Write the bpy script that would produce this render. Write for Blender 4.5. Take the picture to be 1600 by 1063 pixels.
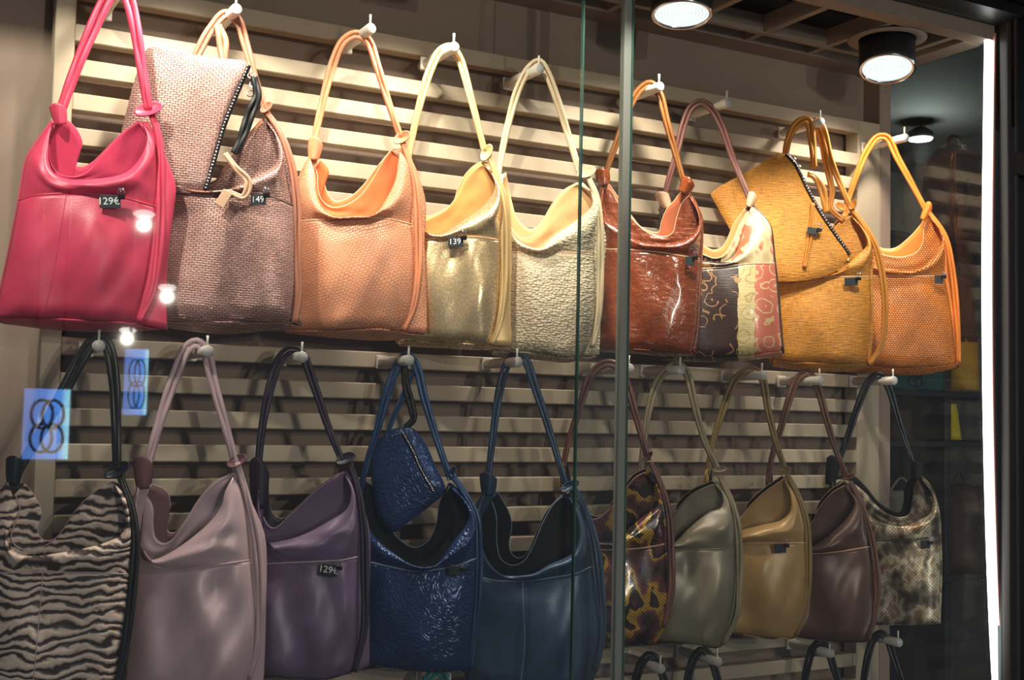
import bpy, bmesh, math, random
from mathutils import Vector, noise, Matrix
random.seed(4)
for o in list(bpy.data.objects): bpy.data.objects.remove(o)
C = bpy.context.scene.collection
# ------------------------------------------------------------------ camera
W, H, F = 1600, 1063, 1875.65
PX, PY = 800.0, 531.5
XC = Vector((0.878631, 0.04950212, 0.47492852))
YC = Vector((-0.4770085, 0.04581364, 0.87770382))
ZC = Vector((0.02168999, -0.99772273, 0.06386622))
D, EYE = 2.2855, 1.5
CAM = Vector((0, -D, EYE))
cd = bpy.data.cameras.new('camera'); cam = bpy.data.objects.new('camera', cd); C.objects.link(cam)
cd.sensor_width = 36; cd.lens = F / W * 36; cd.clip_start = .02
def cam_axis(x, y, z):
    v = Vector((x, y, z)); return Vector((v.dot(XC), v.dot(YC), v.dot(ZC)))
rx, ry, rz = cam_axis(1, 0, 0), cam_axis(0, -1, 0), cam_axis(0, 0, -1)
cam.matrix_world = Matrix(((rx.x, ry.x, rz.x, CAM.x), (rx.y, ry.y, rz.y, CAM.y), (rx.z, ry.z, rz.z, CAM.z), (0, 0, 0, 1)))
sc = bpy.context.scene; sc.camera = cam
sc.view_settings.view_transform = 'Standard'; sc.view_settings.look = 'None'
sc.view_settings.gamma = 1; sc.view_settings.use_curve_mapping = False
sc.view_settings.exposure = 0.28
# ------------------------------------------------------------------ world and lights
w = bpy.data.worlds.new('world'); sc.world = w; w.use_nodes = True
w.node_tree.nodes['Background'].inputs[0].default_value = (.80, .86, 1.0, 1)
w.node_tree.nodes['Background'].inputs[1].default_value = 0.115
CAN_W, CAN_COL = 18.0, (1, .88, .75)
SPOT_W, SPOT_COL = 112.0, (1, .90, .78)
PENDANT_W = 40.0
LED_E = 6.0
# unseen spots added in front of the window to light the top row
for i, (lx, tx) in enumerate(((-.25, .25), (.40, .90), (1.00, 1.45), (1.55, 2.0))):
    ld = bpy.data.lights.new('added_front_spot', 'SPOT'); ld.energy = SPOT_W; ld.color = SPOT_COL; ld.spot_size = math.radians(42); ld.spot_blend = .8; ld.shadow_soft_size = .035
    lo = bpy.data.objects.new('added_front_spot', ld); C.objects.link(lo); lo.location = (lx, -1.0, 2.82)
    lo.rotation_euler = (Vector((tx, -.1, 2.14)) - lo.location).to_track_quat('-Z', 'Y').to_euler()
# ------------------------------------------------------------------ helpers
def ray(u, v):
    r = Vector(((u - PX) / F, (v - PY) / F, 1)); return Vector((r.dot(XC), r.dot(YC), r.dot(ZC)))
def onY(u, v, Y):
    r = ray(u, v); return CAM + r * ((Y + D) / r.y)
def onX(u, v, X):
    r = ray(u, v); return CAM + r * (X / r.x)
def onZ(u, v, Z):
    r = ray(u, v); return CAM + r * ((Z - EYE) / r.z)
def tag(o, label=None, cat=None, group=None, kind=None):
    if label: o['label'] = label
    if cat: o['category'] = cat
    if group: o['group'] = group
    if kind: o['kind'] = kind
    return o
def empty(name, loc=(0, 0, 0), parent=None):
    o = bpy.data.objects.new(name, None); o.empty_display_size = .02; C.objects.link(o); o.location = loc
    if parent: o.parent = parent
    return o
def link(name, me, mat, parent=None):
    o = bpy.data.objects.new(name, me); C.objects.link(o)
    if mat is not None:
        for m in (mat if isinstance(mat, (list, tuple)) else [mat]): me.materials.append(m)
    if parent is not None:
        o.parent = parent
        off = Vector((0, 0, 0)); p = parent
        while p is not None: off += p.location; p = p.parent
        o.location = -off
    return o
def from_bm(name, bm, mat, parent=None, smooth=True):
    me = bpy.data.meshes.new(name); bm.to_mesh(me); bm.free()
    if smooth:
        for p in me.polygons: p.use_smooth = True
    return link(name, me, mat, parent)
def bm_box(bm, x0, x1, y0, y1, z0, z1, bev=0.0, M=None):
    vs = [bm.verts.new((x, y, z)) for x in (x0, x1) for y in (y0, y1) for z in (z0, z1)]
    fs = [bm.faces.new([vs[i] for i in q]) for q in ((0, 1, 3, 2), (4, 6, 7, 5), (0, 4, 5, 1), (2, 3, 7, 6), (0, 2, 6, 4), (1, 5, 7, 3))]
    if bev: 
        es = list({e for f in fs for e in f.edges})
        r = bmesh.ops.bevel(bm, geom=es, offset=bev, segments=1, affect='EDGES', profile=.5)
    if M is not None:
        bmesh.ops.transform(bm, matrix=M, verts=[v for v in bm.verts])
def box(name, b, mat, parent=None, bev=0.0, M=None):
    bm = bmesh.new(); bm_box(bm, *b, bev=bev, M=M); bmesh.ops.recalc_face_normals(bm, faces=bm.faces)
    return from_bm(name, bm, mat, parent, smooth=False)
def catmull(pts, n):
    """smooth polyline through pts, n samples evenly spread by length"""
    P = [Vector(p) for p in pts]
    if len(P) == 2:
        return [P[0].lerp(P[1], i / (n - 1)) for i in range(n)]
    out = []; K = 14
    for i in range(len(P) - 1):
        p0 = P[i - 1] if i else P[0] * 2 - P[1]; p1 = P[i]; p2 = P[i + 1]
        p3 = P[i + 2] if i + 2 < len(P) else P[-1] * 2 - P[-2]
        l1 = max((p1 - p0).length, 1e-6) ** .5; l2 = max((p2 - p1).length, 1e-6) ** .5; l3 = max((p3 - p2).length, 1e-6) ** .5
        for k in range(K):
            t = k / K
            m1 = (p1 - p0) / l1 - (p2 - p0) / (l1 + l2) + (p2 - p1) / l2
            m2 = (p2 - p1) / l2 - (p3 - p1) / (l2 + l3) + (p3 - p2) / l3
            m1 *= l2; m2 *= l2
            out.append(p1 * (2 * t**3 - 3 * t * t + 1) + m1 * (t**3 - 2 * t * t + t) + p2 * (-2 * t**3 + 3 * t * t) + m2 * (t**3 - t * t))
    out.append(P[-1])
    L = [0]
    for a, b in zip(out, out[1:]): L.append(L[-1] + (b - a).length)
    res = []; j = 0
    for i in range(n):
        s = L[-1] * i / (n - 1)
        while j < len(L) - 2 and L[j + 1] < s: j += 1
        d = L[j + 1] - L[j]; res.append(out[j].lerp(out[j + 1], (s - L[j]) / d if d > 1e-9 else 0))
    return res
def tube_bm(bm, path, r, seg=8, flat=1.0, cap=True):
    """round tube along 3-D path; r number or list"""
    n = len(path); rings = []; up = None
    for i, p in enumerate(path):
        t = (path[min(i + 1, n - 1)] - path[max(i - 1, 0)]).normalized()
        if up is None:
            up = t.cross(Vector((0, 1, 0)))
            if up.length < .1: up = t.cross(Vector((1, 0, 0)))
        up = (up - t * up.dot(t)).normalized(); sd = t.cross(up)
        rr = r[i] if isinstance(r, (list, tuple)) else r
        rings.append([bm.verts.new(p + (up * math.cos(a) + sd * math.sin(a) * flat) * rr) for a in [2 * math.pi * k / seg for k in range(seg)]])
    for a, b in zip(rings, rings[1:]):
        for k in range(seg): bm.faces.new((a[k], a[(k + 1) % seg], b[(k + 1) % seg], b[k]))
    if cap:
        bm.faces.new(rings[0][::-1]); bm.faces.new(rings[-1])
def tube(name, path, r, mat, parent=None, seg=8, flat=1.0):
    bm = bmesh.new(); tube_bm(bm, path, r, seg, flat); return from_bm(name, bm, mat, parent)
def lathe_bm(bm, prof, M, seg=24):
    """prof list of (radius, height) around local z"""
    rings = []
    for (r, z) in prof:
        rings.append([bm.verts.new(M @ Vector((max(r, 1e-5) * math.cos(2 * math.pi * k / seg), max(r, 1e-5) * math.sin(2 * math.pi * k / seg), z))) for k in range(seg)])
    for a, b in zip(rings, rings[1:]):
        for k in range(seg): bm.faces.new((a[k], a[(k + 1) % seg], b[(k + 1) % seg], b[k]))
def lathe(name, prof, M, mat, parent=None, seg=24):
    bm = bmesh.new(); lathe_bm(bm, prof, M, seg); return from_bm(name, bm, mat, parent)
# ------------------------------------------------------------------ materials
class NT:
    def __init__(s, name):
        s.m = bpy.data.materials.new(name); s.m.use_nodes = True; s.t = s.m.node_tree; s.n = s.t.nodes
        s.p = s.n['Principled BSDF']; s.out = s.n['Material Output']
    def add(s, k, **kw):
        nd = s.n.new(k)
        for a, v in kw.items():
            if hasattr(nd, a): setattr(nd, a, v)
        return nd
    def ln(s, a, b): s.t.links.new(a, b)
    def val(s, nd, **kw):
        for a, v in kw.items(): nd.inputs[a.replace('_', ' ')].default_value = v
    def uv(s, sx=1, sy=1, rot=0, distort=0, dscale=1):
        tc = s.add('ShaderNodeUVMap'); mp = s.add('ShaderNodeMapping'); s.ln(tc.outputs[0], mp.inputs[0])
        mp.inputs['Scale'].default_value = (sx, sy, 1); mp.inputs['Rotation'].default_value = (0, 0, rot)
        v = mp.outputs[0]
        if distort:
            nz = s.add('ShaderNodeTexNoise'); nz.inputs['Scale'].default_value = dscale; s.ln(v, nz.inputs['Vector'])
            sb = s.add('ShaderNodeVectorMath', operation='SUBTRACT'); s.ln(nz.outputs['Color'], sb.inputs[0]); sb.inputs[1].default_value = (.5, .5, .5)
            ml = s.add('ShaderNodeVectorMath', operation='SCALE'); s.ln(sb.outputs[0], ml.inputs[0]); ml.inputs['Scale'].default_value = distort
            ad = s.add('ShaderNodeVectorMath', operation='ADD'); s.ln(v, ad.inputs[0]); s.ln(ml.outputs[0], ad.inputs[1]); v = ad.outputs[0]
        return v
    def noise(s, v, scale, detail=3, rough=.5):
        nz = s.add('ShaderNodeTexNoise'); nz.inputs['Scale'].default_value = scale; nz.inputs['Detail'].default_value = detail; nz.inputs['Roughness'].default_value = rough
        if v is not None: s.ln(v, nz.inputs['Vector'])
        return nz.outputs['Fac']
    def brick(s, v, w_, h_, mortar=.08, off=.5, smooth=.6):
        b = s.add('ShaderNodeTexBrick', offset=off); s.ln(v, b.inputs['Vector'])
        b.inputs['Scale'].default_value = 1; b.inputs['Brick Width'].default_value = w_; b.inputs['Row Height'].default_value = h_
        b.inputs['Mortar Size'].default_value = mortar; b.inputs['Mortar Smooth'].default_value = smooth
        b.inputs['Color1'].default_value = (.35, .35, .35, 1); b.inputs['Color2'].default_value = (.65, .65, .65, 1)
        return b
    def voro(s, v, scale, feat='F1', rnd=1):
        b = s.add('ShaderNodeTexVoronoi', feature=feat); s.ln(v, b.inputs['Vector']); b.inputs['Scale'].default_value = scale; b.inputs['Randomness'].default_value = rnd
        return b
    def ramp(s, fac, stops, interp='LINEAR'):
        r = s.add('ShaderNodeValToRGB'); r.color_ramp.interpolation = interp
        e = r.color_ramp.elements
        while len(e) < len(stops): e.new(.5)
        for el, (p, c) in zip(e, stops): el.position = p; el.color = (*c, 1) if len(c) == 3 else c
        s.ln(fac, r.inputs[0]); return r.outputs[0]
    def mix(s, fac, a, b, mode='MIX'):
        m = s.add('ShaderNodeMix', data_type='RGBA', blend_type=mode)
        for sock, x in ((0, fac), (6, a), (7, b)):
            if isinstance(x, (int, float)): m.inputs[sock].default_value = x
            elif isinstance(x, tuple): m.inputs[sock].default_value = (*x, 1)
            else: s.ln(x, m.inputs[sock])
        return m.outputs[2]
    def math(s, op, a, b=None):
        m = s.add('ShaderNodeMath', operation=op)
        for i, x in enumerate((a, b)):
            if x is None: continue
            if isinstance(x, (int, float)): m.inputs[i].default_value = x
            else: s.ln(x, m.inputs[i])
        return m.outputs[0]
    def bump(s, h, strength=.5, dist=.002, prev=None):
        b = s.add('ShaderNodeBump'); b.inputs['Strength'].default_value = strength; b.inputs['Distance'].default_value = dist
        s.ln(h, b.inputs['Height'])
        if prev is not None: s.ln(prev, b.inputs['Normal'])
        return b.outputs[0]
    def fin(s, col=None, rough=.5, metal=0, normal=None, coat=0, spec=.5):
        p = s.p
        if isinstance(col, tuple): p.inputs['Base Color'].default_value = (*col, 1)
        elif col is not None: s.ln(col, p.inputs['Base Color'])
        if isinstance(rough, (int, float)): p.inputs['Roughness'].default_value = rough
        else: s.ln(rough, p.inputs['Roughness'])
        p.inputs['Metallic'].default_value = metal; p.inputs['Coat Weight'].default_value = coat; p.inputs['Coat Roughness'].default_value = .12
        p.inputs['Specular IOR Level'].default_value = spec
        if normal is not None: s.ln(normal, p.inputs['Normal'])
        return s.m
def srgb(r, g, b):
    f = lambda c: (c / 255 / 12.92) if c / 255 <= .04045 else ((c / 255 + .055) / 1.055) ** 2.4
    return (f(r), f(g), f(b))
def scale3(c, k): return tuple(min(1, x * k) for x in c)
def plain(name, col, rough=.5, metal=0, nscale=40, var=.12, bump=.05, spec=.5):
    s = NT(name); tc = s.add('ShaderNodeTexCoord'); n = s.noise(tc.outputs['Object'], nscale, 4)
    c = s.ramp(n, [(.25, scale3(col, 1 - var)), (.75, scale3(col, 1 + var))])
    return s.fin(c, rough, metal, s.bump(n, bump, .002), spec=spec)
def emis(name, col, e):
    s = NT(name); p = s.p; p.inputs['Base Color'].default_value = (*col, 1); p.inputs['Emission Color'].default_value = (*col, 1); p.inputs['Emission Strength'].default_value = e
    return s.m
def leather(name, col, kind='smooth', rough=.42, metal=0, coat=0, col2=None, var=.18, bs=1.0):
    s = NT(name); v = s.uv(); n1 = s.noise(v, .12, 4); n2 = s.noise(v, 4.5, 3)
    c = s.ramp(n1, [(.3, scale3(col, 1 - var)), (.7, scale3(col, 1 + var))])
    nb = s.bump(n2, .12 * bs, .002)
    if kind == 'smooth':
        vv = s.voro(v, 7); nb = s.bump(vv.outputs['Distance'], .10 * bs, .001, nb)
    elif kind == 'weave':
        vd = s.uv(1, 1, .06, .25, .5); b = s.brick(vd, 1.0, .42, .07, .5, 1.0)
        nb = s.bump(s.math('SUBTRACT', 1, b.outputs['Fac']), .9 * bs, .003, nb)
        c = s.mix(s.math('MULTIPLY', b.outputs['Fac'], .6), c, scale3(col, .45)); c = s.mix(.45, c, b.outputs['Color'], 'OVERLAY')
    elif kind == 'scales':
        vd = s.uv(1, 1, -.3, 2.2, .16); b = s.brick(vd, .85, .5, .06, .5, 1.0)
        wv = s.add('ShaderNodeTexWave', bands_direction='Y', wave_profile='SAW'); s.ln(vd, wv.inputs['Vector']); wv.inputs['Scale'].default_value = .286
        nb = s.bump(s.math('SUBTRACT', 1, b.outputs['Fac']), 0.7 * bs, .003, nb)
        c = s.mix(s.math('MULTIPLY', b.outputs['Fac'], .3), c, scale3(col, .5)); c = s.mix(.10, c, b.outputs['Color'], 'OVERLAY')
    elif kind == 'pebble':
        vd = s.uv(1, 1.4, .1, .25, .5); vr = s.voro(vd, 1.45, 'F1', .65); nb = s.bump(s.math('SUBTRACT', 1, vr.outputs['Distance']), .7 * bs, .005)
        c = s.mix(s.ramp(vr.outputs['Distance'], [(.3, (0, 0, 0)), (.75, (.6, .6, .6))]), c, scale3(col, .45))
    elif kind == 'croc':
        vd = s.uv(1, 1, 0, .8, .5); b = s.brick(vd, 1.3, 1.0, .06, .4, .8); nb = s.bump(s.math('SUBTRACT', 1, b.outputs['Fac']), .4 * bs, .003, nb)
        c = s.mix(s.math('MULTIPLY', b.outputs['Fac'], .5), c, scale3(col, .35)); n3 = s.noise(v, .5, 2); nb = s.bump(n3, .4, .01, nb)
    elif kind == 'straw':
        vd = s.uv(.35, 3.2, 0.02, .5, .8); nn = s.noise(vd, 1.3, 4); ve = s.uv(2.6, .5, 0, .3, .8); ne = s.noise(ve, 1.2, 3)
        h = s.math('ADD', nn, s.math('MULTIPLY', ne, .5)); nb = s.bump(h, .8 * bs, .003, nb)
        c = s.mix(s.ramp(h, [(.55, (0, 0, 0)), (.95, (1, 1, 1))]), scale3(col, .62), scale3(col, 1.25))
    elif kind == 'rib':
        vd = s.uv(1, 1, .03, .15, .6); b = s.brick(vd, .62, .5, .09, .5, 1.0); nb = s.bump(s.math('SUBTRACT', 1, b.outputs['Fac']), 1.0 * bs, .004, nb)
        c = s.mix(s.math('MULTIPLY', b.outputs['Fac'], .8), c, scale3(col, .4)); c = s.mix(.3, c, b.outputs['Color'], 'OVERLAY')
    elif kind == 'floral':
        vd = s.uv(1, 1, 0, 2.2, .3); vr = s.voro(vd, .5); sn = s.math('SINE', s.math('MULTIPLY', vr.outputs['Distance'], 22)); nb = s.bump(sn, .22 * bs, .003, nb)
        c = s.mix(s.ramp(sn, [(.4, (0, 0, 0)), (.9, (.25, .25, .25))]), c, scale3(col, 1.5))
    elif kind == 'zebra':
        vd = s.uv(.8, 1, .05, 5.0, .13); wv = s.add('ShaderNodeTexWave', bands_direction='Y'); s.ln(vd, wv.inputs['Vector']); s.val(wv, Scale=.20, Distortion=10.0, Detail=3.0)
        wv.inputs['Detail Scale'].default_value = 1.1; zn = wv.outputs['Fac']
        c = s.ramp(zn, [(.18, col2), (.42, scale3(col, .55)), (.62, col), (.9, scale3(col, 1.1))]); nb = s.bump(zn, .6, .004, nb)
        c = s.mix(.3, c, s.ramp(s.noise(v, 3, 4), [(.3, (.2, .2, .2)), (.7, (.8, .8, .8))]), 'OVERLAY')
    elif kind == 'snake':
        vd = s.uv(1, 1, .3, 1.2, .4); big = s.noise(s.uv(1, .8, .5, 1.5, .6), .17, 1.6, .5)
        c = s.ramp(big, [(.34, srgb(40, 26, 22)), (.42, srgb(104, 60, 58)), (.47, srgb(120, 70, 66)), (.49, srgb(190, 138, 40)), (.53, srgb(214, 166, 60)), (.55, srgb(52, 42, 26)), (.60, srgb(60, 40, 34)), (.68, srgb(120, 70, 68))])
        b = s.brick(s.uv(1, 1, .7854, .2, .6), .55, .55, .08, 0, .5); c = s.mix(s.math('MULTIPLY', b.outputs['Fac'], .75), c, srgb(25, 14, 10)); nb = s.bump(s.math('SUBTRACT', 1, b.outputs['Fac']), .5, .002, nb)
    elif kind == 'python':
        big = s.noise(s.uv(1, .7, .2, 1.2, .4), .28, 2.2, .55)
        c = s.ramp(big, [(.34, srgb(70, 60, 50)), (.46, srgb(128, 112, 92)), (.56, srgb(214, 196, 168)), (.66, srgb(150, 120, 88))])
        b = s.brick(s.uv(1, 1, .7854, .3, .5), .6, .6, .09, 0, .5); c = s.mix(s.math('MULTIPLY', b.outputs['Fac'], .6), c, srgb(38, 30, 24)); nb = s.bump(s.math('SUBTRACT', 1, b.outputs['Fac']), .6, .002, nb)
    elif kind == 'foil':
        nn = s.noise(s.uv(1.5, 1, 0, .5, .6), 1.6, 5); nb = s.bump(nn, .12, .002, nb); c = s.ramp(nn, [(.35, scale3(col, .85)), (.65, scale3(col, 1.1))])
    r = s.ramp(n2, [(.3, (rough * .85,) * 3), (.7, (min(1, rough * 1.15),) * 3)])
    return s.fin(c, r, metal, nb, coat)
M = dict(
    wall=plain('wall_paint', srgb(142, 122, 108), .85, nscale=6, var=.05, bump=.02),
    slat=plain('slat_paint', srgb(174, 157, 134), .5, nscale=30, var=.04, bump=.02),
    peg=plain('peg_metal', srgb(222, 214, 202), .38, .0, 60, .05), cap=plain('peg_end', srgb(172, 167, 164), .45, .0, 80, .1),
    chrome=plain('chrome', srgb(200, 200, 205), .2, 1, 60, .05), brass=plain('brass', srgb(205, 165, 90), .25, 1, 60, .05),
    grid=plain('ceiling_grid_paint', srgb(132, 116, 102), .7, nscale=20, var=.06), void=plain('ceiling_void', srgb(26, 22, 20), .9, nscale=8),
    can=plain('lamp_black', srgb(38, 36, 38), .5, .2, 50, .1), frame=plain('door_frame_brown', srgb(52, 40, 36), .45, .2, 18, .12),
    frame2=plain('door_frame_dark', srgb(22, 22, 25), .4, .2, 18, .1), channel=plain('led_channel', srgb(205, 140, 135), .4, .2, 40, .05),
    tagblack=plain('tag_black', srgb(24, 30, 38), .5, 0, 60, .1), tagwhite=plain('tag_writing', srgb(225, 228, 230), .6, 0, 60, .03), clip=plain('clip_black', srgb(14, 14, 16), .3, .3, 60, .1),
    floor=plain('floor_dark', srgb(60, 55, 50), .7, nscale=5), shopwall=plain('shop_wall', srgb(88, 86, 80), .85, nscale=3, var=.1), shelf=plain('shelf_dark', srgb(40, 40, 42), .5, 0, 12, .15),
    backpack=plain('backpack_brown', srgb(96, 62, 44), .7, 0, 25, .2, .3), teal=plain('teal_box', srgb(30, 92, 92), .6, 0, 12, .15), teal2=plain('teal_ornament', srgb(20, 58, 60), .6, 0, 12, .1),
    yellow=plain('yellow_bag', srgb(214, 160, 30), .6, 0, 20, .2), yellow2=plain('yellow_cloth', srgb(228, 206, 20), .7, 0, 30, .2, .4), grey=plain('grey_fabric', srgb(128, 122, 110), .8, 0, 30, .2, .3),
    black=plain('zip_black', srgb(18, 17, 18), .5, .1, 40, .1), jacket=plain('dark_jacket', srgb(70, 48, 38), .7, 0, 20, .25, .3),
)
def glass_mat(name, tint=(.97, .99, .98)):
    s = NT(name); s.n.remove(s.p); tr = s.add('ShaderNodeBsdfTransparent'); gl = s.add('ShaderNodeBsdfGlossy'); lw = s.add('ShaderNodeLayerWeight'); lw.inputs[0].default_value = .5; fr = s.add('ShaderNodeMath', operation='MULTIPLY_ADD'); pw = s.add('ShaderNodeMath', operation='POWER'); s.ln(lw.outputs['Facing'], pw.inputs[0]); pw.inputs[1].default_value = 5; s.ln(pw.outputs[0], fr.inputs[0]); fr.inputs[1].default_value = .95; fr.inputs[2].default_value = .04; mx = s.add('ShaderNodeMixShader')
    tr.inputs[0].default_value = (*tint, 1); gl.inputs['Roughness'].default_value = .02
    nz = s.add('ShaderNodeTexNoise'); nz.inputs['Scale'].default_value = 1.2; b = s.add('ShaderNodeBump'); b.inputs['Strength'].default_value = .004; s.ln(nz.outputs[0], b.inputs['Height']); s.ln(b.outputs[0], gl.inputs['Normal'])
    s.ln(fr.outputs[0], mx.inputs[0]); s.ln(tr.outputs[0], mx.inputs[1]); s.ln(gl.outputs[0], mx.inputs[2]); s.ln(mx.outputs[0], s.out.inputs[0]); return s.m
M['glass'] = glass_mat('clear_glass'); M['glassedge'] = plain('glass_edge_green', srgb(60, 92, 84), .12, 0, 10, .2, 0)
s = NT('seal_strip'); s.p.inputs['Transmission Weight'].default_value = .45; M['seal'] = s.fin(srgb(170, 172, 165), .25)
# ------------------------------------------------------------------ setting
def struct(o): o['kind'] = 'structure'; return o
struct(box('wall_back', (-1.2, 2.36, .06, .16, 0, 2.75), M['wall']))
struct(box('trim_1', (2.325, 2.365, .0, .16, 0, 2.43), M['wall'], bev=.003))
struct(box('floor', (-3, 8, -2.5, 3, -.1, 0), M['floor']))
# slatted panel: stiles, top rail, one object per slat
panel = empty('slatted_panel', (1.30, .03, .75)); tag(panel, 'cream slatted wall panel with two stiles behind the handbags', 'panel')
PT = EYE + .790; Z0 = EYE - .0016; PIT = .064; SH = .0325
box('stile', (.279, .314, 0, .045, .75, PT), M['slat'], panel, .0015)
box('stile', (2.246, 2.324, 0, .045, .75, PT), M['slat'], panel, .0015)
box('top_rail', (.314, 2.246, 0, .034, PT - .034, PT), M['slat'], panel, .002)
first = None
for k in range(-12, 12):
    zt = Z0 + PIT * k
    if zt > PT - .04: continue
    if first is None:
        first = box('slat', (.314, 2.246, .0, .030, -SH, 0), M['slat'], panel, .002); base = first.location.copy(); sl = first
    else:
        sl = first.copy(); C.objects.link(sl)
    sl.location = base + Vector((0, 0, zt))
# ceiling of the case: egg-crate of crossing beams under a dark void
CZ = EYE + .93
ceil = struct(box('ceiling', (-1.0, 2.40, -.36, .16, CZ + .16, CZ + .2), M['void']))
cg = empty('ceiling_grid', (1.3, -.16, CZ)); tag(cg, 'taupe open egg-crate ceiling grid above the handbags', 'ceiling grid')
for y0, y1 in ((-.012, .06), (-.085, -.068), (-.335, -.292)): box('beam', (-.9, 2.36, y0, y1, CZ, CZ + .045), M['grid'], cg, .001)
x = 2.265
while x > -.9:
    for y0, y1 in ((-.292, -.085), (-.068, -.012)): box('cross_beam', (x - .009, x + .009, y0, y1, CZ + .002, CZ + .043), M['grid'], cg)
    x -= .2
struct(box('trim_2', (-1.0, 2.36, -.42, -.337, CZ + .035, CZ + .12), M['frame2']))
struct(box('trim_3', (2.30, 2.36, -.292, .06, CZ - .002, CZ + .06), M['grid']))
# downlights in the ceiling
lens_m = NT('lamp_lens'); tc = lens_m.add('ShaderNodeTexCoord'); br = lens_m.add('ShaderNodeTexWave', wave_type='RINGS', rings_direction='Z'); mpl = lens_m.add('ShaderNodeMapping'); mpl.inputs['Location'].default_value = (-.5, -.5, 0); lens_m.ln(tc.outputs['Generated'], mpl.inputs[0]); lens_m.ln(mpl.outputs[0], br.inputs['Vector']); lens_m.val(br, Scale=5.0)
lc = lens_m.ramp(br.outputs['Fac'], [(.15, (.55, .66, .64)), (.6, (.95, 1, 1))]); lens_m.ln(lc, lens_m.p.inputs['Emission Color']); lens_m.p.inputs['Emission Strength'].default_value = 1.05; lens_m.p.inputs['Base Color'].default_value = (.3, .3, .3, 1)
def downlight(x, y, zlow, label, tilt=0.0, aim=None, R=.062):
    t = empty('downlight', (x, y, CZ + .02)); tag(t, label, 'lamp', 'black downlights in the ceiling grid')
    tc_ = Vector((-x, -D - y, 0)).normalized(); axis = tc_.cross(Vector((0, 0, 1)))
    Mx = Matrix.Translation((x, y, zlow)) @ Matrix.Rotation(tilt, 4, axis); h = CZ + .03 - zlow
    lathe('housing', [(R * .9, h), (R + .004, h), (R + .004, .004), (R + .004, 0), (R, 0), (R, .012)], Mx, M['can'], t, 36)
    lathe('trim_ring', [(R, .001), (R + .0045, -.003), (R, -.006), (R - .005, -.003), (R - .004, .004)], Mx, M['chrome'], t, 36)
    lathe('lens', [(.0001, .0015), (.02, .001), (R - .004, .0), (R - .003, .006)], Mx, lens_m.m, t, 36)
    lathe('mount_ring', [(.068, CZ - zlow - .004), (.092, CZ - zlow - .004), (.092, CZ - zlow - .001), (.068, CZ - zlow - .001)], Matrix.Translation((x, y, zlow)), M['grid'], t, 32)
    ld = bpy.data.lights.new('bulb', 'SPOT'); ld.energy = CAN_W; ld.color = CAN_COL; ld.spot_size = math.radians(115); ld.spot_blend = .7; ld.shadow_soft_size = .03
    lo = bpy.data.objects.new('bulb', ld); C.objects.link(lo); lo.parent = t
    pos = Vector((x, y, zlow - .012)); lo.location = (Mx @ Vector((0, 0, -.014))) - t.location
    lo.rotation_euler = Vector(aim).to_track_quat('-Z', 'Y').to_euler()
AIM = (.0, .28, -1)
downlight(1.498, -.245, EYE + .865, 'black downlight at the top edge, beside the glass joint', .16, AIM)
downlight(2.133, -.21, EYE + .858, 'black downlight with glowing round lens, rightmost under the ceiling grid', .30, AIM)
downlight(.95, -.245, EYE + .865, 'black downlight above the gold handbag, beyond the top edge', 0, AIM)
downlight(.50, -.245, EYE + .865, 'black downlight above the rose woven handbag, beyond the top edge', 0, AIM)
# glass front
YG = -.345
xa = onY(968, 500, YG).x; xb = onY(905, 500, YG - .02).x
struct(box('window_1', (-1.0, xa, YG, YG + .006, .3, CZ + .03), M['glass']))
struct(box('window_2', (xb, 2.40, YG - .02, YG - .014, .3, CZ + .03), M['glass']))
struct(box('trim_4', (xb - .003, xb, YG - .021, YG - .013, .3, CZ + .03), M['glassedge']))
struct(box('trim_5', (xa, xa + .017, YG - .004, YG + .014, .3, CZ + .03), M['seal'], bev=.002))
struct(box('trim_6', (xa + .017, xa + .0205, YG - .004, YG + .012, .3, CZ + .03), M['glassedge']))
struct(box('window_3', (2.366, 2.372, -.30, -.0, .3, CZ + .0), M['glass']))
# light strip in its channel at the right corner
led = empty('light_strip', (2.37, -.33, .6)); tag(led, 'vertical glowing white light strip at the right window corner', 'light strip')
cpts = [(1545, 52), (1543, 200), (1541, 400), (1542, 600), (1545, 760), (1550, 920), (1557, 1063), (1562, 1130)]
path = [onY(x, y, -.33) for x, y in cpts]; path = catmull(path, 30)
bm = bmesh.new(); pr = []
for p in path: pr.append([bm.verts.new(p + Vector(q)) for q in ((-.0085, -.004, 0), (.0075, -.004, 0), (.0075, .006, 0), (-.0085, .006, 0))])
for a, b in zip(pr, pr[1:]):
    for k in range(4): bm.faces.new((a[k], a[(k + 1) % 4], b[(k + 1) % 4], b[k]))
bm.faces.new(pr[0][::-1]); bm.faces.new(pr[-1]); from_bm('tube', bm, emis('led_white', (.92, 1, .97), LED_E), led, False)
for dx0, dx1, mt in ((.0085, .0135, 'channel'), (.014, .022, 'frame')):
    bm = bmesh.new(); pr = []
    for p in path: pr.append([bm.verts.new(p + Vector(q)) for q in ((dx0, -.010, 0), (dx1, -.010, 0), (dx1, .008, 0), (dx0, .008, 0))])
    for a, b in zip(pr, pr[1:]):
        for k in range(4): bm.faces.new((a[k], a[(k + 1) % 4], b[(k + 1) % 4], b[k]))
    bm.faces.new(pr[0][::-1]); bm.faces.new(pr[-1]); from_bm('channel', bm, M[mt], led, False)
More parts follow.
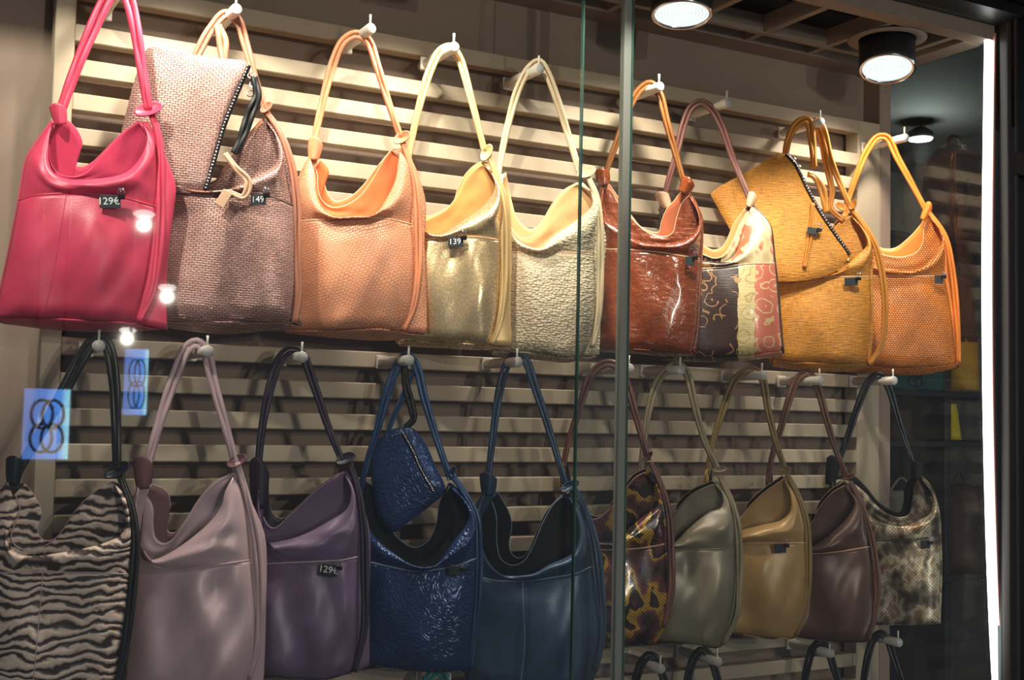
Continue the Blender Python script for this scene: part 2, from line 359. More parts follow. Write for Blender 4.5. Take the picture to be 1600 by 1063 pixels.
# door frame to the right of the window
fx = lambda u: onY(u, 500, -.36).x
fz = lambda v: onY(1580, v, -.36).z
x0 = fx(1559)
struct(box('trim_7', (fx(1573), fx(1582), -.345, -.336, 0, 2.9), M['frame'], bev=.002))
struct(box('door_1', (fx(1571), fx(1700), -.345, -.325, 0, 2.9), M['frame2']))
d1 = bpy.data.objects['door_1']
box('door_post', (fx(1571), fx(1577), -.37, -.345, 0, 2.9), M['frame'], d1, .002)
box('door_post', (fx(1588), fx(1593), -.36, -.345, 0, 2.9), M['frame'], d1, .002)
box('door_rail', (fx(1572), fx(1700), -.365, -.345, fz(272), fz(236)), M['frame'], d1, .002)
struct(box('trim_8', (1.0, 4.0, -.62, -.43, CZ + .06, CZ + .5), M['frame2']))
# ------------------------------------------------------------------ pegs
def peg(px, py, label, L=.142, row='top'):
    tip = onY(px, py, -L); t = empty('display_peg', (tip.x, 0, tip.z)); tag(t, label, 'peg', 'round display pegs, %s row' % row)
    Mx = Matrix.Translation((tip.x, 0, tip.z)) @ Matrix.Rotation(math.radians(90), 4, 'X')
    lathe('rod', [(.0001, -.02), (.0105, -.02), (.0105, L - .001), (.0098, L)], Mx, M['peg'], t, 20)
    lathe('end_cap', [(.0098, L), (.0092, L + .0012), (.0001, L + .0015)], Mx, M['cap'], t, 20)
    tube('pin', [Vector((tip.x, -L + .006, tip.z + .008)), Vector((tip.x, -L + .006, tip.z + .020)), Vector((tip.x, -L + .006, tip.z + .0285))], [.0022, .0022, .0026], M['peg'], t, 10)
    box('bracket', (tip.x - .014, tip.x + .014, -.006, -.0005, tip.z - .014, tip.z + .014), M['peg'], t, .002)
    return tip
TOP = dict(T1=(185, -15, 'pink'), T2=(370, 14, 'rose woven'), T3=(580, 44, 'peach'), T4=(711, 73, 'gold'), T5=(844, 107, 'cream pebbled'), T6=(1032, 135, 'glossy brown'), T7=(1138, 160, 'dark printed'), T8=(1284, 190, 'mustard'), T9=(1416, 215, 'orange'))
MID = dict(M1=(155, 541, 'zebra striped'), M2=(325, 549, 'lilac'), M3=(473, 558, 'purple'), M4=(640, 563, 'embossed blue'), M5=(810, 566, 'navy'), M6=(985, 576, 'yellow snakeskin'), M7=(1065, 578, 'olive grey'), M8=(1193, 587, 'tan'), M9=(1283, 595, 'dark brown'), M10=(1398, 595, 'silver snakeskin'))
BOT = dict(B1=(705, 1076, 'teal strapped'), B7=(1034, 1046, 'black'), B8=(1123, 1035, 'second black'), B9=(1299, 1022, 'third black'), B10=(1406, 1005, 'rightmost black'))
ANCH = {}
for grp, row in ((TOP, 'top'), (MID, 'middle'), (BOT, 'bottom')):
    for k, (u, v, nm) in grp.items():
        ANCH[k] = peg(u, v, 'round metal display peg in the %s row holding the %s handbag' % (row, nm), row=row)
# ------------------------------------------------------------------ bag builder
def V2(p): return Vector((p[0], p[1], 0))
def V2s(ps): return [V2(p) for p in ps]
class Plane:
    """upright plane of a hanging bag: anchor point on its peg, turned by alpha about the vertical"""
    def __init__(s, key, alpha, ay):
        a = math.radians(alpha); s.t = Vector((math.cos(a), -math.sin(a), 0)); s.n = Vector((-math.sin(a), -math.cos(a), 0))
        A = ANCH[key]; s.A = Vector((A.x, ay, A.z))
    def P(s, p, off=0):
        r = ray(p[0], p[1]); return CAM + r * (((s.A - CAM).dot(s.n) + off) / r.dot(s.n))
    def uv(s, P): q = P - s.A; return (q.dot(s.t) * 100, q.z * 100)
    def frame(s, p, off): 
        o = s.P(p, off); m = Matrix((s.t, -s.n, (0, 0, 1))).transposed().to_4x4(); m.translation = o; return m
def grid_mesh(name, pts, pl, mat, parent, solid=.0028, matoff=0):
    nv, nu = len(pts), len(pts[0])
    me = bpy.data.meshes.new(name)
    me.from_pydata([p for row in pts for p in row], [], [(j * nu + i, j * nu + i + 1, (j + 1) * nu + i + 1, (j + 1) * nu + i) for j in range(nv - 1) for i in range(nu - 1)])
    ul = me.uv_layers.new(name='UVMap')
    uvs = [pl.uv(v.co) for v in me.vertices]
    for l in me.loops: ul.data[l.index].uv = uvs[l.vertex_index]
    for p in me.polygons: p.use_smooth = True
    o = link(name, me, mat, parent)
    if solid:
        md = o.modifiers.new('thickness', 'SOLIDIFY'); md.thickness = solid; md.offset = 0; md.material_offset = matoff; md.use_quality_normals = False
    return o
def coons(b, t, l, r):
    nu, nv = len(b), len(l); out = []
    for j in range(nv):
        v = j / (nv - 1); row = []
        for i in range(nu):
            u = i / (nu - 1)
            row.append(b[i] * (1 - v) + t[i] * v + l[j] * (1 - u) + r[j] * u - (b[0] * (1 - u) * (1 - v) + b[-1] * u * (1 - v) + t[0] * (1 - u) * v + t[-1] * u * v))
        out.append(row)
    return out
def shift(ps, dx, dy): return [(p[0] + dx, p[1] + dy) for p in ps]
NU, NV = 44, 30
def cords(name, pl, px, off, mat, parent, r=.0045, gap=.0046, n=60, offs=None):
    P2 = catmull(V2s(px), n); P3 = []
    for i, p in enumerate(P2):
        u = i / (n - 1); o = off if offs is None else offs[0] * (1 - u) + offs[1] * u
        P3.append(pl.P(p, o))
    bm = bmesh.new()
    for sgn in ((-1, 1) if gap else (0,)):
        path = []
        for i, p in enumerate(P3):
            t = (P3[min(i + 1, n - 1)] - P3[max(i - 1, 0)]).normalized(); sd = t.cross(pl.n).normalized()
            k = gap * (.72 + .28 * math.cos(i / (n - 1) * 2 * math.pi + math.pi))
            path.append(p + sd * sgn * k + pl.n * sgn * .0012 * math.sin(i * .35))
        tube_bm(bm, path, r, 8)
    return from_bm(name, bm, mat, parent)
def disc(name, pl, p, off, rx_, ry_, roll, pitch, mat, parent):
    """saucer-shaped leather collar: tilted, dished, with thickness"""
    Mx = pl.frame(p, off) @ Matrix.Rotation(math.radians(roll), 4, 'Y') @ Matrix.Rotation(math.radians(pitch), 4, 'X') @ Matrix.Diagonal((1, ry_ / rx_, 1, 1))
    R = rx_
    return lathe(name, [(.0001, -.003), (R * .5, -.002), (R * .9, .002), (R, .0045), (R * .97, .0065), (R * .85, .005), (R * .5, .0015), (.0001, 0)], Mx, mat, parent, 26)
def textmesh(name, txt, size, Mx, mat, parent):
    cu = bpy.data.curves.new(name, 'FONT'); cu.body = txt; cu.size = size; cu.extrude = .0002; cu.align_x = 'CENTER'; cu.align_y = 'CENTER'; cu.resolution_u = 3
    o = bpy.data.objects.new(name, cu); C.objects.link(o); dg = bpy.context.evaluated_depsgraph_get(); me = bpy.data.meshes.new_from_object(o.evaluated_get(dg)); bpy.data.objects.remove(o)
    me.transform(Mx @ Matrix.Rotation(math.radians(90), 4, 'X')); me.materials.clear(); return link(name, me, mat, parent)
def price_tag(pl, p, off, w_, h_, txt, root, rot=4, clip=True, col='tagblack'):
    Mx = pl.frame(p, off) @ Matrix.Rotation(math.radians(-rot), 4, 'Y')
    t = box('price_tag', (-w_ / 2, w_ / 2, -.0008, .0008, -h_ / 2, h_ / 2), M[col], root, .0003, Mx)
    if txt: textmesh('price_writing', txt, h_ * .78, Mx @ Matrix.Translation((-w_ * .05, -.0014, 0)), M['tagwhite'], t)
    if clip:
        Mc = Mx @ Matrix.Translation((w_ * .55, -.002, h_ * .42))
        bm = bmesh.new(); bm_box(bm, -.006, .006, -.005, .004, -.006, .002, .001, Mc); from_bm('binder_clip', bm, M['clip'], t, False)
        bm = bmesh.new()
        for sx in (-1, 1):
            tube_bm(bm, [Mc @ Vector(q) for q in ((sx * .005, -.005, 0), (sx * .0055, -.006, .006), (sx * .003, -.006, .012), (sx * .0015, -.006, .0125), (sx * .0012, -.006, .008), (sx * .0015, -.005, 0))], .0006, 6)
        from_bm('clip_wire', bm, M['chrome'], t)
def bag(key, d):
    alpha, ay, hd = d['alpha'], d.get('ay', -.105), d.get('d', .040)
    pl = Plane(key, alpha, ay); mat, lin, smat = d['mat'], d.get('lin', d['mat']), d.get('smat', d['mat']); facing = d.get('face', mat)
    seed = sum(map(ord, key)) * 1.37; amp = d.get('amp', .009) * 1.45
    bot = d['bottom']; bpx = catmull(V2s(bot), NU); seam = catmull(V2s(d['seam']), NU); crease = catmull(V2s(d['crease']), NU); rim = catmull(V2s(d['rim']), NU)
    ll = catmull(V2s([bot[0]] + d['ll'] + [d['seam'][0]]), NV); rl = catmull(V2s([bot[-1]] + d['rl'] + [d['seam'][-1]]), NV)
    lu = catmull(V2s([d['seam'][0]] + d['lu'] + [d['crease'][0]]), NV); ru = catmull(V2s([d['seam'][-1]] + d['ru'] + [d['crease'][-1]]), NV)
    base3 = pl.P(bpx[NU // 2], 0); root = empty('handbag', base3)
    tag(root, d['label'], 'handbag', d['group'])
    eb = lambda u: hd * (.30 + .70 * (1 - abs(2 * u - 1) ** 5))
    def fold(u, v): 
        n = noise.noise((u * 3.2 + v * .9, v * .8, seed)) + .45 * noise.noise((u * 5.5 - v * 2.2, v * 1.6, seed + 5))
        return amp * n * (1 - abs(2 * u - 1) ** 4)
    # pocket
    g = coons(bpx, seam, ll, rl); pts = []
    for j, row in enumerate(g):
        v = j / (NV - 1); k = 1 - .35 * (1 - min(1, v / .12)) ** 2
        pts.append([pl.P(p, eb(i / (NU - 1)) * k + fold(i / (NU - 1), v) * min(1, (1 - v) * 4 + .25) + .010 * math.sin(math.pi * min(1, v * 1.0)) * (1 - abs(2 * i / (NU - 1) - 1) ** 2)) for i, p in enumerate(row)])
    pk = grid_mesh('pocket', pts, pl, mat, root)
    top = pts[-1]
    tube('pocket_edge', [p + pl.n * .0012 + Vector((0, 0, .0006)) for p in top], .0016, d.get('edge', mat), pk, 6)
    if 'cseam' in d:
        i = int(d['cseam'] * (NU - 1)); tube('centre_seam', [r[i] + pl.n * .0013 for r in pts], .0009, d.get('edge', mat), pk, 5)
    # upper front panel up to the fold
    sb = [p + Vector((0, 3.0, 0)) for p in seam]; g = coons(sb, crease, lu, ru); fp = []
    cw = lambda u: max(0, math.sin(math.pi * u)) ** .55
    for j, row in enumerate(g):
        v = j / (NV - 1); r_ = []
        for i, p in enumerate(row):
            u = i / (NU - 1); o0 = eb(u) - .003 + fold(u, 1) * .25; o1 = hd * (.10 + d.get('cr', .95) * cw(u)) + .006 * noise.noise((u * 5, 1.3, seed))
            r_.append(pl.P(p, o0 * (1 - v) + o1 * v + .014 * math.sin(math.pi * v) * cw(u) + fold(u, 1 - v) * .8 * math.sin(math.pi * v) - .008 * v ** 6 * cw(u)))
        fp.append(r_)
    grid_mesh('front_panel', fp, pl, [mat, lin], root, matoff=1)
    # folded-back rim
    fc = []; K = 14
    for j in range(K):
        v = j / (K - 1); r_ = []
        for i in range(NU):
            u = i / (NU - 1); p = crease[i].lerp(rim[i], -.18 + 1.18 * v)
            o1 = hd * (.06 - d.get('inner', .30) * cw(u)); o2 = hd * (.06 - d.get('rimback', .25) * cw(u))
            r_.append(pl.P(p, o1 + (o2 - o1) * v + .005 * math.sin(v * math.pi) * noise.noise((u * 7, v * 2, seed))))
        fc.append(r_)
    fo = grid_mesh('rim_fold', fc, pl, facing, root)
    tube('rim_edge', [p for p in fc[-1]], .0014, d.get('edge', mat), fo, 6)
    # back panel
    sag = d.get('sag'); bb = catmull(V2s(sag), NU) if sag else [p + Vector((0, -6, 0)) for p in bpx]
    back = d.get('back') or [(p[0] + (6 if k < len(d['rim']) / 2 else -2), p[1] - 5) for k, p in enumerate(d['rim'])]
    bk = catmull(V2s(back), NU); outr = catmull(V2s(d['outer']), NV)
    lfull = catmull(V2s([bot[0]] + d['ll'] + [d['seam'][0]] + d['lu'] + [d['crease'][0]]), NV); rfull = catmull(V2s([bot[-1]] + d['rl'] + [d['seam'][-1]] + d['ru'] + [d['crease'][-1]]), NV)
    bl = [lfull[j] + Vector((3, 0, 0)) for j in range(NV)]; bl = [p + (bb[0] - bl[0]) * (1 - j / (NV - 1)) + (bk[0] - bl[-1]) * (j / (NV - 1)) for j, p in enumerate(bl)]
    brr = [p.lerp(rfull[j], .25) for j, p in enumerate(outr)]; brr = [p + (bb[-1] - brr[0]) * (1 - j / (NV - 1)) + (bk[-1] - brr[-1]) * (j / (NV - 1)) for j, p in enumerate(brr)]
    g = coons(bb, bk, bl, brr); pts = []
    for j, row in enumerate(g):
        v = j / (NV - 1); pts.append([pl.P(p, -eb(i / (NU - 1)) * (1 - v) - hd * (.05 + .55 * cw(i / (NU - 1))) * v) for i, p in enumerate(row)])
    bp = grid_mesh('back_panel', pts, pl, [lin, mat], root, matoff=1)
    tube('rim_edge', [p for p in pts[-1]], .0014, d.get('edge', mat), bp, 6)
    # gussets
    e1 = eb(1)
    def gus(name, front, mid, backc):
        pts = []
        for j in range(NV):
            v = j / (NV - 1); tp = 1 - v ** 3; r_ = []
            for k in range(13):
                w_ = k / 12; p = front[j] * (1 - w_) ** 2 + mid[j] * 2 * w_ * (1 - w_) + backc[j] * w_ ** 2
                r_.append(pl.P(p, (e1 * (1 - w_) - e1 * w_) * tp + hd * .08 * (1 - tp)))
            pts.append(r_)
        return grid_mesh(name, pts, pl, d.get('gmat', mat), root)
    gus('side_gusset', rfull, [p + (p - rfull[j]) * .5 for j, p in enumerate(outr)], brr)
    gus('side_gusset', lfull, [p + Vector((-7, 0, 0)) for p in lfull], bl)
    # base
    pts = []
    for k in range(9):
        w_ = k / 8; pts.append([pl.P(bpx[i].lerp(bb[i], w_) + Vector((0, 2.5 * math.sin(math.pi * w_), 0)), eb(i / (NU - 1)) * (.65 * (1 - w_)) - eb(i / (NU - 1)) * w_) for i in range(NU)])
    grid_mesh('base', pts, pl, mat, root)
    # straps and collars
    st = d['strap']; cords('strap', pl, st, .0, smat, root, r=d.get('sr', .0045), gap=d.get('sg', .0050), n=90, offs=None)
    if 'down' in d: cords('side_strap', pl, d['down'], 0, smat, root, r=.0042, gap=.0042, n=50, offs=(.006, e1 + .002))
    for (p, rx_, ry_, roll, pitch) in d.get('collar', []): disc('collar', pl, p, .004, rx_ * 1.12, ry_ * 1.12, roll, pitch, d.get('cmat', smat), root)
    for a in d.get('tabs', []):
        # pair of leather lobes where the strap leaves the rim
        (x, y), wd, ht, rot = a; pts = []
        for j in range(11):
            v = j / 10; hw = wd * (1.0 - .35 * v + .10 * math.sin(math.pi * v)); r_ = []
            for i in range(11):
                u = i / 10 * 2 - 1; up_ = -.20 * u * u * (1 - v); q = Vector((hw * u, -ht * (.5 - v + up_ - .10 * u * (1 - v)), 0)); q.rotate(Matrix.Rotation(math.radians(rot), 3, 'Z')); r_.append(pl.P((x + q.x, y + q.y), .004 + .012 * math.cos(u * 1.5) - .004 * v))
            pts.append(r_)
        grid_mesh('strap_tab', pts, pl, d.get('cmat', smat), root)
    for tg in d.get('tags', []): price_tag(pl, tg[0], hd + .018, tg[1], tg[2], tg[3], root, *(tg[4:] or ()))
    return root, pl
def pouch(pl, poly, off, th, mat, label, zipper, zo=.25, group=None):
    """flat zipped pouch: pillow-shaped body with a zipper along one edge"""
    n = 72; b = catmull(V2s(list(poly) + [poly[0]]), n + 1)[:n]; c = sum(b, Vector((0, 0, 0))) / n; K = 12
    root = empty('zip_pouch', pl.P(c, off)); tag(root, label, 'pouch', group)
    vs = []; fs = []; me = bpy.data.meshes.new('body')
    for sgn in (1, -1):
        b0 = len(vs)
        for k in range(K + 1):
            w_ = k / K; 
            for i in range(n):
                p = c + (b[i] - c) * (1 - w_ * .995); o = off + sgn * th * math.sqrt(max(0, 1 - (1 - w_) ** 3)) * (1 + .25 * noise.noise((p.x * .02, p.y * .02, 3.1)))
                vs.append(pl.P(p, o))
        for k in range(K):
            for i in range(n):
                f = (b0 + k * n + i, b0 + k * n + (i + 1) % n, b0 + (k + 1) * n + (i + 1) % n, b0 + (k + 1) * n + i); fs.append(f if sgn > 0 else f[::-1])
    me.from_pydata(vs, [], fs); ul = me.uv_layers.new(name='UVMap')
    for l in me.loops: ul.data[l.index].uv = pl.uv(me.vertices[l.vertex_index].co)
    for p in me.polygons: p.use_smooth = True
    link('body', me, mat, root)
    zp = [pl.P(p, off + th * zo) for p in catmull(V2s(zipper), 40)]
    z = tube('zipper', zp, .0045, M['black'], root, 6)
    bm = bmesh.new()
    for i in range(0, 39):
        a = zp[i].lerp(zp[i + 1], .5) + pl.n * .0042; t = (zp[i + 1] - zp[i]).normalized()
        tube_bm(bm, [a - t * .0012, a + t * .0012], .0022, 6)
    from_bm('zipper_teeth', bm, M['chrome'], z)
    return root
# ------------------------------------------------------------------ leathers
L = dict(
    pink=leather('pink_leather', srgb(205, 62, 92), 'smooth', .42, var=.14), pinkin=leather('pink_suede', srgb(190, 40, 80), 'smooth', .8),
    rose=leather('rose_woven_leather', srgb(186, 142, 132), 'weave', .38, .30), rosestrap=leather('rose_brown_leather', srgb(168, 108, 84), 'smooth', .4),
    tan=leather('pale_tan_leather', srgb(214, 172, 140), 'smooth', .5),
    peach=leather('peach_scaled_leather', srgb(224, 150, 112), 'scales', .45), peachin=leather('orange_suede', srgb(216, 104, 48), 'smooth', .75), peachs=leather('peach_leather', srgb(218, 138, 98), 'smooth', .45),
    gold=leather('gold_foil_leather', srgb(236, 206, 160), 'foil', .27, .75), goldin=leather('honey_suede', srgb(204, 146, 76), 'smooth', .7), golds=leather('gold_leather', srgb(215, 180, 125), 'smooth', .35, .3),
    cream=leather('cream_pebbled_leather', srgb(224, 202, 170), 'pebble', .55), creamin=leather('peach_suede', srgb(208, 158, 106), 'smooth', .8), creams=leather('cream_leather', srgb(205, 182, 148), 'smooth', .5),
    croc=leather('glossy_brown_leather', srgb(134, 62, 30), 'croc', .26, 0, .7), crocs=leather('brown_strap_leather', srgb(128, 80, 40), 'smooth', .35), crocin=leather('rust_suede', srgb(170, 88, 50), 'smooth', .6),
    darkpr=None, dbrown=leather('dark_strap_leather', srgb(58, 36, 34), 'smooth', .35), tanin=leather('caramel_suede', srgb(205, 140, 80), 'smooth', .7), mauve=leather('mauve_brown_leather', srgb(112, 72, 66), 'smooth', .45),
    mustard=leather('mustard_straw_leather', srgb(206, 136, 44), 'straw', .55), mustards=leather('mustard_leather', srgb(190, 122, 40), 'smooth', .45),
    orange=leather('orange_ribbed_leather', srgb(216, 122, 40), 'rib', .5), oranges=leather('orange_leather', srgb(220, 120, 36), 'smooth', .5),
    zebra=leather('zebra_leather', srgb(222, 198, 182), 'zebra', .5, col2=srgb(62, 46, 42)), blk=leather('black_green_leather', srgb(34, 34, 32), 'smooth', .3), navyblk=leather('ink_leather', srgb(26, 30, 40), 'smooth', .4),
    lilac=leather('lilac_leather', srgb(206, 176, 182), 'smooth', .36, .1, var=.06), lilacs=leather('lilac_strap', srgb(196, 166, 172), 'smooth', .4), mauvedk=leather('mauve_suede', srgb(120, 84, 84), 'smooth', .7),
    purple=leather('purple_leather', srgb(112, 92, 120), 'smooth', .36, .05), purpdk=leather('dark_purple_leather', srgb(44, 34, 52), 'smooth', .5),
    blue=leather('blue_embossed_leather', srgb(40, 62, 104), 'floral', .27, .3), blues=leather('blue_strap_leather', srgb(34, 62, 100), 'smooth', .3), bluedk=leather('shaded_blue_lining', srgb(7, 9, 15), 'smooth', .95),  # bluedk: shade inside the open bags is put into its near-black colour
    navy=leather('navy_leather', srgb(60, 80, 104), 'smooth', .30, .1), navys=leather('navy_strap_leather', srgb(44, 62, 86), 'smooth', .3),
    snake=leather('yellow_snakeskin', srgb(150, 100, 60), 'snake', .25, .1, .5), snakes=leather('burgundy_strap', srgb(104, 66, 60), 'smooth', .4),
    olive=leather('olive_grey_leather', srgb(136, 126, 106), 'smooth', .34, .1), olives=leather('olive_strap', srgb(138, 124, 98), 'smooth', .4),
    khaki=leather('tan_olive_leather', srgb(174, 138, 88), 'smooth', .34, .05), khakis=leather('khaki_strap', srgb(128, 104, 62), 'smooth', .4),
    brown=leather('dark_brown_leather', srgb(98, 72, 62), 'smooth', .32, .05), browns=leather('brown_cord', srgb(104, 70, 56), 'smooth', .4),
    silver=leather('silver_snakeskin', srgb(180, 160, 130), 'python', .3, .45), lin=leather('shaded_dark_lining', srgb(16, 13, 12), 'smooth', .95), paleedge=leather('pale_raw_edge', srgb(226, 186, 150), 'smooth', .7), blueedge=leather('blue_grey_raw_edge', srgb(130, 146, 165), 'smooth', .6), black=leather('black_leather', srgb(24, 24, 28), 'smooth', .35),  # lin: blackened for the shade inside open bags; also on the silver bag's tabs
    tealcord=leather('teal_cord', srgb(20, 140, 140), 'smooth', .4),
)
s = NT('printed_dark_leather'); v = s.uv(); sep = s.add('ShaderNodeSeparateXYZ'); s.ln(v, sep.inputs[0])
vr = s.voro(s.uv(1, 1, 0, 1.0, .5), .33); sn = s.math('SINE', s.math('MULTIPLY', vr.outputs['Distance'], 16)); line = s.math('GREATER_THAN', sn, .84)
dark = s.mix(s.math('MULTIPLY', line, s.math('GREATER_THAN', s.noise(v, .14, 1), .50)), srgb(66, 46, 42), srgb(176, 132, 84))
yl = s.ramp(s.noise(s.uv(.2, 5), 1, 3), [(.35, srgb(196, 172, 112)), (.65, srgb(236, 214, 160))]); yl = s.mix(s.math('MULTIPLY', line, .5), yl, srgb(150, 100, 60))
rd = s.mix(line, srgb(212, 118, 96), srgb(226, 190, 140))
edge1 = s.math('ADD', sep.outputs[0], s.math('MULTIPLY', s.noise(v, .5, 2), 1.2)); PR = (5.6, 9.3)
c1 = s.mix(s.math('GREATER_THAN', edge1, PR[0]), dark, yl); c1 = s.mix(s.math('GREATER_THAN', edge1, PR[1]), c1, rd)
upper = s.math('GREATER_THAN', sep.outputs[1], -37.0)
up = s.ramp(s.noise(s.uv(1, .6, .6, 1.5, .4), .35, 2), [(.4, srgb(205, 180, 135)), (.52, srgb(232, 205, 160)), (.6, srgb(214, 110, 80))])
c1 = s.mix(s.math('MULTIPLY', upper, s.math('GREATER_THAN', sep.outputs[0], 1.0)), c1, up)
L['darkpr'] = s.fin(c1, .35, .05, s.bump(s.noise(s.uv(.3, 6), 1, 3), .3, .002), .2)
# ------------------------------------------------------------------ bags, traced outlines (pixel of the photograph -> the bag's own upright plane)
GT, GM, GB = 'leather handbags on the top row of pegs', 'leather handbags on the middle row of pegs', 'dark handbags on the bottom row of pegs'
B = {}
B['T1'] = dict(alpha=13, ay=-.135, mat=L['pink'], lin=L['pinkin'], face=L['pinkin'], group=GT, label='smooth pink leather handbag, leftmost of the top row', amp=.012, cseam=.36,
    bottom=[(-8, 497), (59, 497), (119, 500), (175, 503), (211, 505)], seam=[(30, 314), (50, 307), (79, 304), (138, 303), (190, 309), (242, 323)], ll=[(2, 450), (13, 400), (23, 350)], rl=[(229, 436), (237, 377)],
    lu=[(34, 290), (43, 246), (59, 221), (74, 200)], ru=[(244, 290), (242, 240), (238, 214)], crease=[(82, 190), (76, 219), (75, 252), (84, 272), (105, 282), (150, 281), (198, 270), (222, 243), (230, 213), (222, 191)],
    rim=[(82, 190), (78, 219), (78, 252), (91, 272), (115, 277), (136, 269), (166, 236), (190, 209), (218, 191)], back=[(97, 184), (115, 197), (128, 225), (119, 246), (116, 257), (126, 262), (142, 256), (178, 221), (215, 190)],
    outer=[(255, 514), (255, 476), (261, 397), (273, 326), (277, 292), (262, 245), (236, 192)], sag=[(12, 506), (99, 516), (198, 517), (255, 514)],
    strap=[(88, 196), (97, 168), (113, 122), (140, 55), (166, 0), (184, -26), (199, -6), (211, 40), (222, 110), (232, 172)], down=[(237, 178), (249, 219), (251, 298), (249, 377), (238, 456), (217, 503)],
    collar=[((233, 173), .023, .013, -22, 62)], tabs=[((92, 178), 12, 34, -10)], tags=[((172, 315), .034, .022, '129€', 4)], sr=.0058, sg=.0064)
B['T2'] = dict(alpha=20, ay=-.105, mat=L['rose'], lin=L['rosestrap'], smat=L['rosestrap'], group=GT, label='rose brown basket-woven handbag, second in the top row, pouch sticking out', amp=.008,
    bottom=[(225, 498), (255, 502), (321, 503), (400, 503), (455, 503)], seam=[(240, 306), (281, 301), (321, 300), (375, 301), (420, 306), (458, 322)], ll=[(228, 430), (234, 360)], rl=[(461, 463), (461, 393)],
    lu=[(240, 270), (246, 220)], ru=[(451, 294), (443, 256), (436, 225), (426, 202)], crease=[(255, 190), (256, 262), (285, 298), (352, 299), (400, 277), (434, 254), (432, 215), (415, 188)],
    rim=[(255, 190), (259, 258), (290, 288), (330, 288), (352, 268), (387, 219), (413, 190)], outer=[(469, 508), (468, 393), (465, 303), (458, 266), (443, 214), (420, 186)], sag=[(238, 508), (345, 521), (443, 513), (468, 509)],
    strap=[(270, 190), (286, 140), (308, 85), (330, 45), (352, 22), (370, 30), (384, 70), (399, 125), (418, 180)], down=[(418, 178), (437, 205), (455, 255), (463, 310), (465, 393), (466, 463), (460, 505)],
    collar=[((418, 170), .013, .008, -50, 60)], tags=[((404, 312), .026, .020, '149', 4)])
B['T3'] = dict(alpha=26, mat=L['peach'], lin=L['peachin'], face=L['peachin'], smat=L['peachs'], group=GT, label='peach snake-embossed leather handbag, third in the top row', edge=L['paleedge'], amp=.008,
    bottom=[(442, 514), (471, 516), (548, 515), (591, 514), (628, 518)], seam=[(455, 350), (475, 346), (519, 343), (573, 341), (609, 343), (642, 351)], ll=[(448, 450), (451, 400)], rl=[(641, 489), (646, 446), (646, 392)],
    lu=[(460, 314), (468, 280), (476, 260)], ru=[(645, 314), (642, 278), (636, 250)], crease=[(484, 245), (492, 273), (494, 303), (502, 324), (521, 341), (555, 341), (584, 339), (604, 312), (618, 282), (622, 256), (625, 233)],
    rim=[(484, 245), (495, 271), (497, 299), (504, 315), (518, 324), (537, 322), (562, 307), (584, 278), (602, 247), (614, 233)], back=[(501, 250), (514, 267), (507, 285), (512, 303), (523, 315), (544, 310), (566, 292), (587, 264), (611, 235)],
    outer=[(662, 521), (664, 464), (664, 374), (668, 317), (661, 285), (648, 252), (630, 231)], sag=[(450, 520), (519, 527), (609, 531), (662, 522)],
    strap=[(486, 248), (492, 215), (504, 160), (520, 100), (537, 64), (556, 54), (574, 62), (590, 105), (607, 160), (626, 215)], down=[(629, 222), (641, 256), (650, 296), (653, 357), (653, 428), (645, 482), (630, 516)],
    collar=[((629, 217), .017, .011, -35, 65)], tabs=[((492, 232), 11, 36, 8)])
B['T4'] = dict(alpha=30, mat=L['gold'], lin=L['goldin'], face=L['goldin'], smat=L['golds'], gmat=L['golds'], group=GT, label='shiny gold foil leather handbag, fourth in the top row', edge=L['paleedge'], amp=.008,
    bottom=[(622, 534), (663, 534), (709, 536), (766, 540)], seam=[(630, 380), (665, 375), (702, 372), (745, 371), (781, 376)], ll=[(624, 480), (627, 430)], rl=[(777, 488), (781, 430)],
    lu=[(630, 340), (634, 300)], ru=[(783, 334), (779, 302), (770, 276)], crease=[(640, 262), (644, 320), (655, 362), (682, 369), (727, 343), (758, 320), (774, 294), (768, 270), (757, 258)],
    rim=[(640, 262), (648, 318), (660, 343), (684, 335), (702, 323), (717, 302), (728, 280), (742, 265), (754, 258)], outer=[(795, 541), (795, 484), (799, 395), (799, 341), (794, 305), (778, 270), (764, 255)], sag=[(626, 540), (700, 544), (760, 546), (795, 542)],
    strap=[(636, 262), (642, 225), (654, 170), (672, 110), (688, 80), (704, 74), (717, 90), (735, 150), (757, 236)], down=[(763, 241), (777, 280), (786, 323), (788, 395), (786, 466), (778, 513), (768, 538)],
    collar=[((762, 240), .017, .011, -65, 62)], tags=[((712, 378), .030, .021, '139', 3)])
